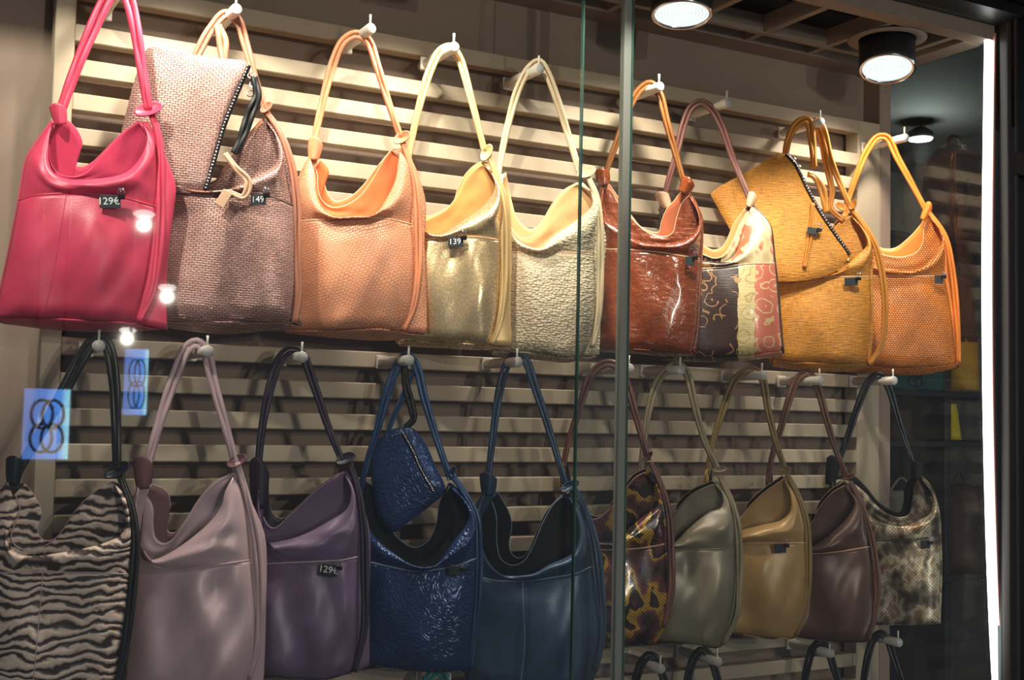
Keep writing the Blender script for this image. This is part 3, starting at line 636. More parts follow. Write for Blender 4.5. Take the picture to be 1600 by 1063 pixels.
B['T5'] = dict(alpha=34, mat=L['cream'], lin=L['creamin'], face=L['creamin'], smat=L['creams'], group=GT, label='cream pebbled leather handbag, fifth in the top row', edge=L['paleedge'], amp=.006,
    bottom=[(768, 548), (797, 549), (849, 553), (882, 558), (909, 558)], seam=[(770, 398), (799, 395), (849, 395), (903, 396), (928, 399)], ll=[(768, 500), (768, 440)], rl=[(917, 543), (928, 504), (930, 450)],
    lu=[(772, 350), (778, 305)], ru=[(930, 361), (929, 329), (922, 305)], crease=[(785, 275), (789, 335), (800, 372), (836, 392), (867, 369), (903, 343), (926, 320), (921, 298), (905, 288)],
    rim=[(785, 275), (792, 330), (801, 360), (814, 372), (831, 369), (846, 357), (862, 327), (880, 302), (901, 288)], back=[(790, 270), (798, 311), (807, 341), (821, 356), (835, 358), (849, 343), (864, 318), (882, 297), (902, 286)],
    outer=[(933, 554), (936, 504), (941, 433), (948, 379), (944, 350), (934, 311), (913, 285)], sag=[(772, 556), (850, 563), (886, 566), (932, 556)],
    strap=[(777, 285), (783, 245), (795, 190), (810, 138), (826, 108), (842, 97), (855, 115), (870, 155), (886, 205), (906, 270)], down=[(919, 277), (932, 307), (937, 343), (938, 415), (936, 486), (926, 542)],
    collar=[((917, 271), .018, .012, -20, 66)], cmat=L['creams'])
B['T6'] = dict(alpha=38, mat=L['croc'], lin=L['crocin'], smat=L['crocs'], group=GT, label='glossy crocodile-embossed brown handbag behind the glass joint, top row', edge=L['paleedge'], amp=.012,
    bottom=[(937, 543), (987, 545), (1039, 549), (1082, 551)], seam=[(940, 390), (987, 391), (1032, 395), (1074, 402), (1093, 405)], ll=[(937, 490), (939, 440)], rl=[(1088, 513), (1091, 461)],
    lu=[(939, 350), (936, 310)], ru=[(1095, 372), (1095, 345), (1088, 325)], crease=[(943, 290), (942, 335), (966, 357), (984, 371), (1022, 383), (1053, 381), (1078, 371), (1093, 348), (1088, 324), (1077, 306)],
    rim=[(943, 290), (956, 300), (966, 318), (984, 338), (998, 353), (1018, 366), (1039, 370), (1051, 364), (1058, 339), (1066, 317), (1077, 306)], back=[(950, 286), (968, 312), (984, 334), (1004, 357), (1029, 363), (1034, 346), (1043, 325), (1053, 315), (1064, 301), (1073, 298)],
    outer=[(1087, 550), (1092, 513), (1095, 461), (1098, 404), (1099, 360), (1090, 320), (1079, 304)], sag=[(942, 550), (1000, 553), (1040, 556), (1086, 554)],
    strap=[(943, 298), (947, 270), (965, 218), (984, 165), (1000, 140), (1016, 131), (1029, 145), (1042, 192), (1056, 242), (1071, 295)], tabs=[((1073, 290), 11, 26, 28), ((942, 276), 11, 26, -12)], cmat=L['croc'], tags=[((1078, 408), .020, .020, '', 0)])
B['T7'] = dict(alpha=40, mat=L['darkpr'], lin=L['tanin'], smat=L['mauve'], gmat=L['dbrown'], group=GT, label='dark handbag with gold scroll print and yellow-red border, top row', edge=L['paleedge'], amp=.006,
    bottom=[(1030, 556), (1083, 558), (1143, 558), (1184, 554), (1222, 549)], seam=[(1036, 425), (1095, 421), (1134, 417), (1168, 413), (1210, 412)], ll=[(1030, 510), (1033, 465)], rl=[(1219, 522), (1214, 460)],
    lu=[(1034, 390), (1032, 350)], ru=[(1207, 382), (1203, 353), (1190, 336)], crease=[(1035, 325), (1046, 380), (1080, 404), (1099, 410), (1124, 413), (1146, 402), (1157, 378), (1164, 350), (1174, 322)],
    rim=[(1035, 325), (1050, 368), (1080, 388), (1099, 398), (1118, 404), (1131, 399), (1144, 379), (1155, 353), (1172, 324)], back=[(1044, 322), (1068, 368), (1095, 382), (1114, 391), (1128, 387), (1137, 373), (1146, 352), (1164, 326)], rimback=.1, cr=.6,
    outer=[(1225, 548), (1223, 522), (1219, 460), (1213, 405), (1206, 352), (1190, 330), (1178, 317)], sag=[(1036, 562), (1100, 565), (1180, 561), (1224, 553)],
    strap=[(1033, 330), (1043, 288), (1057, 240), (1068, 195), (1080, 168), (1096, 160), (1112, 170), (1128, 198), (1147, 252), (1172, 312)], tabs=[((1174, 312), 7, 24, 20), ((1037, 312), 10, 28, -25)], cmat=L['tan'])
B['T8'] = dict(alpha=43, ay=-.10, mat=L['mustard'], lin=L['mustards'], smat=L['mustards'], group=GT, label='mustard straw-textured handbag with long side strap, top row', edge=L['paleedge'], amp=.008,
    bottom=[(1206, 562), (1240, 566), (1281, 568), (1320, 569), (1354, 568)], seam=[(1204, 440), (1240, 438), (1277, 435), (1322, 433), (1359, 433)], ll=[(1204, 520), (1203, 480)], rl=[(1358, 534), (1361, 494)],
    lu=[(1208, 400), (1216, 360)], ru=[(1362, 396), (1358, 372), (1344, 352)], crease=[(1225, 330), (1226, 400), (1250, 430), (1300, 431), (1334, 405), (1355, 382), (1346, 356), (1330, 338)],
    rim=[(1225, 330), (1230, 380), (1255, 410), (1285, 402), (1298, 372), (1310, 350), (1330, 338)], outer=[(1358, 570), (1362, 534), (1365, 494), (1364, 433), (1364, 392), (1352, 358), (1334, 335)], sag=[(1208, 572), (1261, 579), (1320, 580), (1358, 573)],
    strap=[(1318, 345), (1298, 325), (1300, 300), (1290, 250), (1283, 212), (1272, 188), (1283, 196), (1298, 250), (1318, 300), (1335, 335)], down=[(1333, 330), (1350, 352), (1368, 385), (1380, 440), (1383, 490), (1377, 540), (1358, 570)],
    collar=[((1334, 321), .012, .008, -60, 60), ((1312, 324), .012, .008, 40, 60)], tags=[((1330, 440), .030, .018, '', 2)])
B['T9'] = dict(alpha=43, ay=-.11, mat=L['orange'], lin=L['oranges'], smat=L['oranges'], gmat=L['oranges'], group=GT, label='orange ribbed leather handbag, rightmost of the top row', edge=L['paleedge'], amp=.008,
    bottom=[(1318, 572), (1359, 572), (1436, 574), (1494, 569)], seam=[(1318, 436), (1363, 432), (1417, 432), (1475, 432)], ll=[(1316, 520), (1316, 480)], rl=[(1491, 537), (1484, 479)],
    lu=[(1315, 400), (1315, 365)], ru=[(1476, 400), (1472, 371), (1464, 352)], crease=[(1318, 335), (1328, 385), (1365, 414), (1390, 421), (1430, 425), (1456, 406), (1472, 379), (1468, 358), (1452, 338)],
    rim=[(1318, 335), (1332, 372), (1363, 391), (1386, 400), (1409, 402), (1433, 394), (1442, 379), (1444, 356), (1450, 338)], back=[(1325, 330), (1345, 368), (1377, 388), (1398, 388), (1421, 371), (1438, 352), (1447, 337)],
    outer=[(1499, 571), (1498, 537), (1494, 479), (1487, 432), (1480, 380), (1468, 348), (1456, 333)], sag=[(1322, 582), (1370, 584), (1436, 586), (1497, 575)],
    strap=[(1320, 338), (1327, 308), (1340, 270), (1355, 235), (1372, 214), (1386, 215), (1402, 246), (1424, 286), (1450, 335)], down=[(1450, 330), (1476, 368), (1489, 432), (1497, 520), (1498, 566)], tabs=[((1448, 330), 6, 30, 25)], tags=[((1467, 437), .020, .020, '', 0)])
B['M1'] = dict(alpha=13, ay=-.13, mat=L['zebra'], lin=L['zebra'], smat=L['blk'], gmat=L['blk'], group=GM, label='zebra striped handbag with black straps, leftmost of the middle row', amp=.009, cseam=.4, edge=L['lilacs'],
    bottom=[(-30, 1086), (70, 1092), (168, 1092)], seam=[(-20, 897), (0, 896), (72, 895), (144, 896), (200, 898)], ll=[(-28, 1030), (-24, 960)], rl=[(178, 1060), (187, 1004), (195, 950)],
    lu=[(-18, 820), (-5, 778)], ru=[(204, 842), (200, 797), (191, 770)], crease=[(13, 754), (21, 780), (27, 798), (14, 826), (11, 850), (27, 867), (50, 871), (90, 866), (137, 857), (173, 846), (195, 831), (195, 797), (179, 756)],
    rim=[(13, 754), (25, 777), (31, 795), (21, 824), (17, 842), (29, 857), (47, 860), (72, 853), (94, 835), (115, 803), (141, 775), (162, 760), (178, 755)], back=[(38, 756), (53, 774), (65, 802), (58, 828), (64, 842), (79, 845), (97, 831), (119, 799), (144, 771), (176, 753)],
    outer=[(190, 1092), (199, 1063), (209, 986), (215, 896), (213, 838), (203, 790), (186, 757)], strap=[(18, 756), (40, 716), (72, 662), (103, 605), (126, 562), (142, 538), (156, 529), (168, 540), (178, 590), (181, 650), (183, 735)],
    down=[(187, 742), (205, 792), (212, 838), (209, 896), (200, 986), (182, 1075)], collar=[((184, 736), .021, .010, -32, 70)], tabs=[((22, 735), 13, 44, 5)], cmat=L['navyblk'], sr=.0055, sg=.0060)
B['M2'] = dict(alpha=19, ay=-.11, mat=L['lilac'], lin=L['mauvedk'], smat=L['lilacs'], group=GM, label='smooth lilac leather handbag, second in the middle row', amp=.012, edge=L['lilacs'],
    bottom=[(196, 1082), (290, 1088), (382, 1080)], seam=[(203, 898), (222, 896), (262, 894), (316, 887), (391, 876)], ll=[(196, 1030), (199, 960)], rl=[(395, 1033), (399, 986), (396, 932)],
    lu=[(203, 840), (208, 790)], ru=[(388, 835), (383, 795), (376, 763)], crease=[(217, 758), (213, 800), (213, 850), (222, 874), (240, 876), (264, 866), (298, 843), (330, 815), (346, 792), (352, 768), (366, 741)],
    rim=[(217, 758), (238, 792), (239, 824), (243, 842), (255, 850), (269, 844), (291, 813), (312, 779), (334, 755), (364, 741)], back=[(237, 757), (258, 766), (266, 788), (259, 817), (262, 831), (273, 833), (298, 802), (323, 764), (348, 746), (362, 740)],
    outer=[(420, 1070), (421, 968), (419, 842), (406, 806), (386, 767), (370, 738)], strap=[(224, 765), (230, 730), (254, 645), (278, 575), (292, 545), (308, 536), (322, 552), (334, 600), (351, 662), (371, 736)],
    down=[(370, 723), (385, 774), (398, 831), (405, 896), (406, 968), (402, 1015), (388, 1060)], collar=[((371, 722), .017, .010, -28, 62)], tabs=[((224, 738), 15, 52, 0)], cmat=L['mauvedk'], sr=.0052, sg=.0056)
B['M3'] = dict(alpha=24, mat=L['purple'], lin=L['purpdk'], smat=L['purpdk'], gmat=L['purple'], group=GM, label='dark purple leather handbag, third in the middle row', amp=.012, edge=L['lilacs'],
    bottom=[(392, 1050), (460, 1061), (500, 1063), (547, 1052)], seam=[(400, 883), (449, 880), (496, 878), (532, 876), (559, 871)], ll=[(394, 1000), (396, 940)], rl=[(553, 1035), (558, 986), (558, 932)],
    lu=[(400, 830), (400, 790)], ru=[(560, 842), (558, 806), (553, 774), (547, 752)], crease=[(405, 752), (404, 810), (414, 848), (442, 846), (478, 835), (514, 815), (543, 795), (549, 768), (539, 741)],
    rim=[(405, 752), (410, 805), (426, 826), (460, 799), (496, 766), (521, 748), (537, 740)], back=[(418, 752), (424, 800), (440, 811), (464, 793), (498, 762), (522, 745), (537, 738)],
    outer=[(586, 1038), (583, 932), (582, 835), (573, 799), (559, 763), (543, 738)], strap=[(404, 765), (404, 725), (411, 660), (425, 595), (438, 560), (453, 547), (470, 552), (490, 600), (512, 665), (535, 722)],
    down=[(546, 723), (559, 763), (568, 824), (570, 896), (569, 986), (553, 1050)], collar=[((541, 718), .018, .010, -25, 62)], tabs=[((405, 755), 15, 80, 0)], cmat=L['purpdk'], tags=[((515, 891), .030, .022, '129€', -8)])
B['M4'] = dict(alpha=28, mat=L['blue'], lin=L['bluedk'], face=L['bluedk'], smat=L['blues'], group=GM, label='royal blue floral-embossed handbag, fourth in the middle row', amp=.009, edge=L['blueedge'],
    bottom=[(562, 1036), (620, 1045), (665, 1049), (733, 1049)], seam=[(562, 876), (590, 882), (623, 889), (652, 893), (686, 890), (719, 883), (744, 873)], ll=[(560, 990), (560, 930)], rl=[(738, 987), (743, 932)],
    lu=[(560, 835), (560, 795)], ru=[(741, 830), (739, 806), (724, 780)], crease=[(565, 757), (570, 805), (584, 838), (615, 866), (642, 887), (676, 888), (707, 849), (734, 808), (723, 780), (703, 760)],
    rim=[(565, 757), (585, 774), (594, 807), (611, 841), (632, 858), (652, 861), (671, 851), (684, 824), (689, 792), (703, 760)], outer=[(738, 1050), (742, 987), (748, 932), (749, 873), (745, 818), (730, 780), (708, 757)],
    strap=[(563, 765), (572, 730), (590, 670), (608, 605), (622, 570), (636, 556), (650, 572), (663, 622), (681, 682), (704, 750)], down=[(706, 742), (724, 768), (744, 806), (748, 850), (747, 930), (740, 1000), (735, 1045)], collar=[((706, 740), .014, .004, -62, 75)], rimback=.9, tags=[((712, 892), .026, .018, '', -10)])
B['M5'] = dict(alpha=32, mat=L['navy'], lin=L['bluedk'], face=L['bluedk'], smat=L['navys'], gmat=L['navys'], group=GM, label='smooth navy blue handbag left of the glass joint, middle row', amp=.010, edge=L['blueedge'], cseam=.46,
    bottom=[(730, 1064), (780, 1075), (830, 1082), (880, 1082), (916, 1074)], seam=[(730, 898), (750, 903), (775, 908), (820, 908), (871, 902), (905, 895), (924, 886)], ll=[(728, 1010), (728, 950)], rl=[(931, 1024), (936, 983), (930, 932)],
    lu=[(730, 850), (740, 800)], ru=[(921, 854), (914, 820), (902, 792)], crease=[(760, 765), (746, 812), (752, 850), (764, 882), (776, 900), (830, 900), (857, 884), (897, 864), (906, 838), (902, 805), (887, 773)],
    rim=[(762, 767), (775, 806), (776, 847), (782, 873), (799, 884), (818, 878), (833, 854), (850, 814), (867, 786), (884, 773)], back=[(778, 770), (797, 806), (799, 826), (795, 850), (800, 867), (811, 873), (823, 866), (840, 830), (854, 800), (878, 774)],
    outer=[(928, 1068), (943, 1024), (946, 983), (942, 905), (932, 857), (917, 805), (893, 770)], strap=[(760, 775), (764, 735), (775, 645), (784, 595), (795, 565), (809, 554), (822, 565), (836, 605), (856, 665), (884, 758)],
    down=[(899, 765), (917, 802), (932, 854), (940, 922), (942, 990), (930, 1048)], collar=[((891, 761), .019, .009, -28, 66)], tabs=[((763, 756), 13, 36, 0)])
B['M6'] = dict(alpha=36, mat=L['snake'], lin=L['lin'], face=L['snake'], smat=L['snakes'], group=GM, label='yellow and burgundy snakeskin handbag behind the glass joint, middle row', amp=.010, edge=L['tan'],
    bottom=[(893, 990), (930, 1000), (973, 1006), (1019, 1008)], seam=[(890, 862), (935, 860), (977, 859), (1010, 856), (1038, 851)], ll=[(886, 940), (886, 900)], rl=[(1034, 978), (1042, 941), (1041, 897)],
    lu=[(882, 800), (878, 760)], ru=[(1037, 816), (1031, 781), (1023, 755)], crease=[(880, 725), (888, 800), (910, 838), (935, 846), (959, 846), (977, 831), (1003, 809), (1028, 790), (1026, 762), (1010, 739)],
    rim=[(880, 725), (895, 785), (924, 812), (942, 806), (960, 788), (977, 766), (992, 747), (1009, 738)], outer=[(1024, 1008), (1043, 978), (1051, 934), (1051, 860), (1046, 805), (1033, 758), (1014, 734)],
    strap=[(880, 730), (886, 700), (905, 640), (922, 590), (938, 572), (956, 568), (971, 580), (983, 612), (995, 655), (1013, 720)], down=[(1017, 724), (1034, 761), (1045, 805), (1049, 867), (1049, 926), (1036, 980)], collar=[((1013, 715), .014, .005, -48, 70)])
B['M7'] = dict(alpha=38, mat=L['olive'], lin=L['lin'], face=L['olive'], smat=L['olives'], group=GM, label='olive grey leather handbag right of the glass joint, middle row', amp=.012, edge=L['olives'],
    bottom=[(1000, 998), (1028, 1001), (1083, 1008), (1119, 1013)], seam=[(998, 860), (1050, 859), (1102, 859), (1148, 857)], ll=[(996, 950), (996, 900)], rl=[(1140, 966), (1147, 915)],
    lu=[(996, 810), (995, 770)], ru=[(1147, 823), (1140, 794), (1130, 770)], crease=[(1000, 735), (1003, 810), (1025, 848), (1050, 851), (1076, 827), (1108, 801), (1128, 793), (1129, 772), (1117, 756)],
    rim=[(1000, 735), (1006, 790), (1028, 828), (1049, 811), (1061, 793), (1083, 771), (1114, 757)], outer=[(1131, 1010), (1153, 970), (1160, 897), (1160, 820), (1150, 787), (1134, 760), (1121, 752)],
    strap=[(1000, 745), (1005, 700), (1012, 650), (1026, 600), (1042, 578), (1058, 570), (1072, 582), (1086, 635), (1101, 690), (1124, 738)], down=[(1124, 743), (1144, 787), (1153, 831), (1155, 915), (1151, 963), (1130, 1006)], collar=[((1125, 735), .014, .006, -8, 68)])
B['M8'] = dict(alpha=40, mat=L['khaki'], lin=L['lin'], face=L['khaki'], smat=L['khakis'], group=GM, label='tan olive leather handbag with price tag, middle row', amp=.012, edge=L['tan'],
    bottom=[(1105, 986), (1154, 991), (1191, 997), (1239, 998)], seam=[(1104, 850), (1158, 849), (1209, 849), (1258, 849)], ll=[(1101, 940), (1101, 895)], rl=[(1255, 964), (1259, 910)],
    lu=[(1101, 800), (1101, 765)], ru=[(1257, 821), (1250, 794), (1238, 766)], crease=[(1105, 735), (1106, 805), (1130, 838), (1160, 829), (1191, 821), (1222, 813), (1236, 798), (1235, 772), (1225, 749)],
    rim=[(1105, 735), (1110, 785), (1132, 816), (1158, 808), (1170, 793), (1195, 769), (1224, 749)], outer=[(1245, 997), (1263, 967), (1267, 910), (1265, 857), (1259, 810), (1245, 774), (1229, 746)],
    strap=[(1105, 742), (1113, 695), (1130, 640), (1148, 595), (1163, 582), (1178, 578), (1191, 592), (1200, 640), (1212, 690), (1227, 735)], down=[(1230, 742), (1247, 774), (1260, 815), (1263, 857), (1263, 910), (1257, 960), (1243, 993)], collar=[((1227, 735), .014, .006, -14, 66)], tags=[((1219, 857), .026, .020, '', 2)])
B['M9'] = dict(alpha=42, mat=L['brown'], lin=L['lin'], face=L['brown'], smat=L['browns'], group=GM, label='dark brown leather handbag between tan and silver bags, middle row', amp=.012, edge=L['tan'],
    bottom=[(1214, 992), (1263, 998), (1299, 1003), (1352, 1003)], seam=[(1212, 868), (1263, 866), (1309, 863), (1358, 855)], ll=[(1208, 950), (1208, 910)], rl=[(1364, 964), (1364, 910)],
    lu=[(1204, 810), (1199, 775)], ru=[(1354, 828), (1347, 801), (1335, 774)], crease=[(1200, 745), (1202, 815), (1228, 852), (1265, 856), (1292, 839), (1325, 809), (1336, 785), (1320, 760)],
    rim=[(1200, 745), (1206, 800), (1236, 836), (1267, 820), (1281, 793), (1302, 769), (1320, 759)], outer=[(1360, 1002), (1371, 960), (1373, 920), (1368, 875), (1358, 832), (1344, 788), (1325, 756)],
    strap=[(1200, 752), (1205, 720), (1220, 670), (1236, 616), (1248, 590), (1262, 583), (1276, 602), (1290, 650), (1305, 700), (1325, 748)], down=[(1328, 752), (1345, 785), (1359, 832), (1368, 880), (1371, 920), (1366, 965), (1356, 1000)], collar=[((1326, 747), .014, .005, -22, 68)])
B['M10'] = dict(alpha=42, ay=-.11, mat=L['silver'], lin=L['lin'], face=L['silver'], smat=L['black'], group=GM, label='silver snakeskin handbag with black straps, rightmost of the middle row', amp=.007,
    bottom=[(1318, 978), (1370, 976), (1424, 976), (1466, 974)], seam=[(1312, 850), (1363, 846), (1424, 845), (1469, 839)], ll=[(1312, 940), (1310, 895)], rl=[(1469, 930), (1470, 880)],
    lu=[(1302, 810), (1298, 780)], ru=[(1467, 803), (1461, 774), (1450, 755)], crease=[(1300, 750), (1310, 785), (1345, 800), (1377, 816), (1406, 823), (1435, 814), (1455, 802), (1458, 778), (1437, 745)],
    rim=[(1300, 750), (1325, 752), (1349, 768), (1367, 788), (1385, 803), (1406, 809), (1420, 804), (1426, 782), (1429, 759), (1437, 745)], back=[(1302, 745), (1330, 742), (1352, 760), (1370, 782), (1388, 795), (1406, 800), (1412, 785), (1414, 760), (1428, 742)],
    outer=[(1470, 975), (1472, 930), (1473, 880), (1472, 839), (1469, 800), (1456, 760), (1441, 741)], strap=[(1302, 752), (1310, 725), (1328, 672), (1347, 618), (1361, 592), (1375, 586), (1388, 605), (1402, 650), (1416, 695), (1433, 742)],
    tabs=[((1432, 735), 9, 28, 5), ((1300, 735), 10, 46, 8)], cmat=L['lin'], tags=[((1446, 851), .022, .018, '', 0)])
PL = {}
for k, dd in B.items(): PL[k] = bag(k, dd)[1]
# bottom row: same cut as the navy bag, mostly below the frame
tpl = B['M5']
def warp(v, f):
    if isinstance(v, list) and v and isinstance(v[0], tuple) and len(v[0]) == 2 and not isinstance(v[0][0], tuple): return [f(p) for p in v]
    return v
BL = dict(B1=((683, 1049), .98, 28, 'black', 'tealcord', 'dark handbag with teal strap, lowest row under the blue embossed bag'), B7=((1016, 1024), .86, 36, 'black', 'black', 'black handbag hanging below the yellow snakeskin bag, bottom row'), B8=((1098, 1016), .84, 38, 'black', 'navyblk', 'black handbag hanging below the olive grey bag, bottom row'), B9=((1282, 1004), .76, 42, 'black', 'black', 'black handbag hanging below the dark brown bag, bottom row'), B10=((1376, 990), .76, 43, 'black', 'black', 'black handbag hanging at the right end of the bottom row'))
for k, (ap, sc_, al, mt, sm, lb) in BL.items():
    f = lambda p: (ap[0] + (p[0] - 809) * sc_, ap[1] + (p[1] - 554) * sc_)
    dd = {q: warp(v, f) for q, v in tpl.items() if q not in ('collar', 'tabs', 'cseam')}
    dd.update(alpha=al, ay=-.105, mat=L[mt], lin=L['lin'], face=L['lin'], smat=L[sm], gmat=L[mt], edge=L[mt], group=GB, label=lb, collar=[(f((891, 761)), .017, .009, -28, 66)], tabs=[(f((763, 756)), 10, 30, 0)])
    bag(k, dd)
# pouches sticking out of three bags
GP = 'zipped pouches sticking out of handbags'
p2 = PL['T2']
pc = pouch(p2, [(186, 222), (206, 140), (222, 92), (232, 74), (262, 78), (330, 90), (389, 100), (372, 140), (350, 192), (332, 256), (320, 298), (260, 300), (190, 300)], .046, .012, L['rose'], 'rose brown basket-woven pouch standing up out of the woven handbag', [(389, 102), (372, 142), (351, 194), (333, 256), (321, 297)], group=GP)
cords('wrist_strap', p2, [(397, 120), (402, 150), (392, 175), (378, 215), (366, 240)], .040, M['black'], pc, r=.005, gap=.005)
cords('wrist_strap', p2, [(340, 40), (347, 60), (350, 95)], .006, L['rosestrap'], pc, r=.006, gap=.006, n=20)
cords('zip_pull', p2, [(352, 240), (368, 262), (388, 285), (380, 308), (362, 302), (350, 300)], .066, L['tan'], pc, r=.0036, gap=.0036, n=40)
box('pull_tab', (-.009, .009, -.0015, .0015, -.019, .012), L['tan'], pc, .001, p2.frame((351, 308), .072) @ Matrix.Rotation(math.radians(28), 4, 'Y'))
bm = bmesh.new()
for q in ((393, 118), (396, 132), (391, 146)): lathe_bm(bm, [(.006, -.001), (.0075, -.001), (.0075, .001), (.006, .001), (.006, -.001)], p2.frame(q, .018) @ Matrix.Rotation(1.2, 4, 'X'), 14)
from_bm('snap_hook', bm, M['chrome'], pc)
p8 = Plane('T8', 33, -.115)
pc = pouch(p8, [(1110, 304), (1113, 299), (1168, 268), (1216, 241), (1226, 240), (1240, 252), (1261, 295), (1283, 334), (1308, 370), (1329, 400), (1318, 416), (1290, 431), (1240, 440), (1200, 436), (1172, 410), (1139, 356)], .050, .014, L['mustard'], 'mustard pouch with zipper standing up out of the mustard handbag', [(1228, 241), (1242, 256), (1262, 296), (1283, 334), (1308, 370), (1328, 398)], group=GP)
cords('wrist_strap', p8, [(1226, 248), (1233, 215), (1247, 192), (1262, 188), (1268, 215), (1272, 262)], .006, L['mustards'], pc, r=.0055, gap=.0055, n=50)
cords('wrist_strap', p8, [(1262, 272), (1272, 276), (1284, 295), (1291, 332)], .03, L['mustards'], pc, r=.005, gap=.005, n=30)
cords('ribbon', p8, [(1270, 318), (1268, 350), (1262, 390), (1257, 418)], .064, L['mustards'], pc, r=.0036, gap=.0036, n=30)
price_tag(p8, (1270, 361), .074, .026, .016, '', pc, -8)
bm = bmesh.new()
for q in ((1238, 250), (1246, 262), (1254, 280)): lathe_bm(bm, [(.006, -.0012), (.008, -.0012), (.008, .0012), (.006, .0012), (.006, -.0012)], p8.frame(q, .052) @ Matrix.Rotation(1.3, 4, 'X'), 14)
from_bm('snap_hook', bm, M['chrome'], pc)
lathe('zip_knob', [(.0001, -.006), (.005, -.004), (.006, 0), (.005, .004), (.0001, .006)], p8.frame((1325, 408), .062), M['brass'], pc, 14)
p4 = PL['M4']
pc = pouch(p4, [(580, 750), (582, 706), (598, 680), (624, 668), (644, 669), (664, 692), (681, 730), (696, 766), (678, 786), (644, 812), (614, 832), (594, 812)], .002, .014, L['blue'], 'blue embossed pouch with zipper standing inside the royal blue handbag', [(629, 675), (644, 702), (660, 738), (678, 768)], zo=.92, group=GP)
cords('wrist_strap', p4, [(632, 568), (634, 600), (644, 640), (646, 655), (634, 668)], .0, M['black'], pc, r=.005, gap=.004, n=40)
cords('wrist_strap', p4, [(648, 580), (634, 608), (618, 645), (600, 690)], -.004, L['blues'], pc, r=.003, gap=.003, n=40)

# ------------------------------------------------------------------ shop seen through the side pane at the right
SY = .62
def px_box(name, u0, v0, u1, v1, Y, depth, mat, parent=None, bev=.004):
    a = onY(u0, v0, Y); b = onY(u1, v1, Y); return box(name, (min(a.x, b.x), max(a.x, b.x), Y, Y + depth, min(a.z, b.z), max(a.z, b.z)), mat, parent, bev)
struct(box('wall_shop', (2.30, 7.0, 2.0, 2.1, 0, 4.2), M['shopwall']))
struct(box('ceiling_shop', (2.38, 7.0, -.25, 2.0, 2.75, 2.85), M['void']))
struct(box('wall_shop_far', (6.9, 7.0, -.25, 2.0, 0, 2.75), M['shopwall']))
shelf = empty('shelf_unit', onY(1490, 900, SY)); tag(shelf, 'dark shelf unit inside the shop beyond the side glass', 'shelf')
for v in (372, 515, 612, 690, 900): 
    a = onY(1388, v, SY); b = onY(1600, v, SY); box('shelf_board', (a.x, b.x + .2, SY, SY + .34, onY(1490, v + 9, SY).z, onY(1490, v, SY).z), M['shelf'], shelf, .002)
for u in (1389, 1484): 
    a = onY(u, 500, SY); box('upright', (a.x, a.x + .03, SY + .02, SY + .34, .3, onY(1490, 372, SY).z), M['shelf'], shelf, .002)
# brown backpack on the top board
bz = onY(1490, 372, SY + .05).z; c = onY(1492, 300, SY + .14); bp = empty('backpack', (c.x, c.y, bz)); tag(bp, 'brown leather backpack on the top shelf inside the shop', 'backpack')
zt = onY(1490, 222, SY + .1).z; hw = .115; hh = zt - bz
bm = bmesh.new()
prof = [(0, .80), (.03, .97), (.12, 1), (.45, 1), (.7, .95), (.86, .82), (.95, .6), (1, .2)]
rings = []
for (t, k) in prof:
    rings.append([bm.verts.new((c.x + hw * k * math.copysign(abs(math.cos(a)) ** .5, math.cos(a)), c.y + .08 * k * math.copysign(abs(math.sin(a)) ** .5, math.sin(a)), bz + hh * t)) for a in [2 * math.pi * i / 28 for i in range(28)]])
for a, b in zip(rings, rings[1:]):
    for i in range(28): bm.faces.new((a[i], a[(i + 1) % 28], b[(i + 1) % 28], b[i]))
bm.faces.new(rings[0][::-1]); bm.faces.new(rings[-1]); from_bm('body', bm, M['backpack'], bp)
box('front_pocket', (c.x - .085, c.x + .085, c.y - .105, c.y - .07, bz + .03, bz + hh * .42), M['backpack'], bp, .012)
box('flap', (c.x - .095, c.x + .095, c.y - .100, c.y - .06, bz + hh * .52, bz + hh * .85), M['jacket'], bp, .012)
for dx in (-.05, .05): box('buckle_strap', (c.x + dx - .01, c.x + dx + .01, c.y - .112, c.y - .10, bz + hh * .25, bz + hh * .6), M['jacket'], bp, .002)
tube('handle', catmull([Vector((c.x - .035, c.y, zt - .01)), Vector((c.x - .025, c.y, zt + .03)), Vector((c.x + .025, c.y, zt + .03)), Vector((c.x + .035, c.y, zt - .01))], 16), .006, M['jacket'], bp)
def sack(name, cat, label, u, v0, v1, w_, mat, Y, lean=0.0, top=.55, d_=.05):
    """soft upright bag with a gathered, narrower or wider top"""
    b = onY(u, v1, Y); t = onY(u, v0, Y); r = empty(name, b); tag(r, label, cat); bm = bmesh.new(); rings = []
    for k in range(9):
        q = k / 8; ww = w_ * (1 + (top - 1) * q) * (1 + .06 * math.sin(q * 9)); rings.append([bm.verts.new((b.x + lean * q + ww * math.cos(a) * (1 + .08 * math.sin(3 * a + k)), b.y + d_ + d_ * math.sin(a), b.z + (t.z - b.z) * q)) for a in [2 * math.pi * i / 20 for i in range(20)]])
    for a, c_ in zip(rings, rings[1:]):
        for i in range(20): bm.faces.new((a[i], a[(i + 1) % 20], c_[(i + 1) % 20], c_[i]))
    bm.faces.new(rings[0][::-1]); bm.faces.new(rings[-1]); from_bm('body', bm, mat, r)
    tube('handle', catmull([Vector((b.x + lean - w_ * top * .6, b.y + d_, t.z - .01)), Vector((b.x + lean, b.y + d_, t.z + .045)), Vector((b.x + lean + w_ * top * .6, b.y + d_, t.z - .01))], 14), .004, mat, r)
    return r
sack('tote_bag', 'bag', 'mustard yellow tote on the shop shelf beside the light strip', 1524, 535, 610, .055, M['yellow'], SY + .03, -.02, 1.35)
sack('cloth_bag', 'bag', 'bright yellow cloth bag on the lower shop shelf', 1500, 632, 688, .035, M['yellow2'], SY + .03, -.03, 1.15)
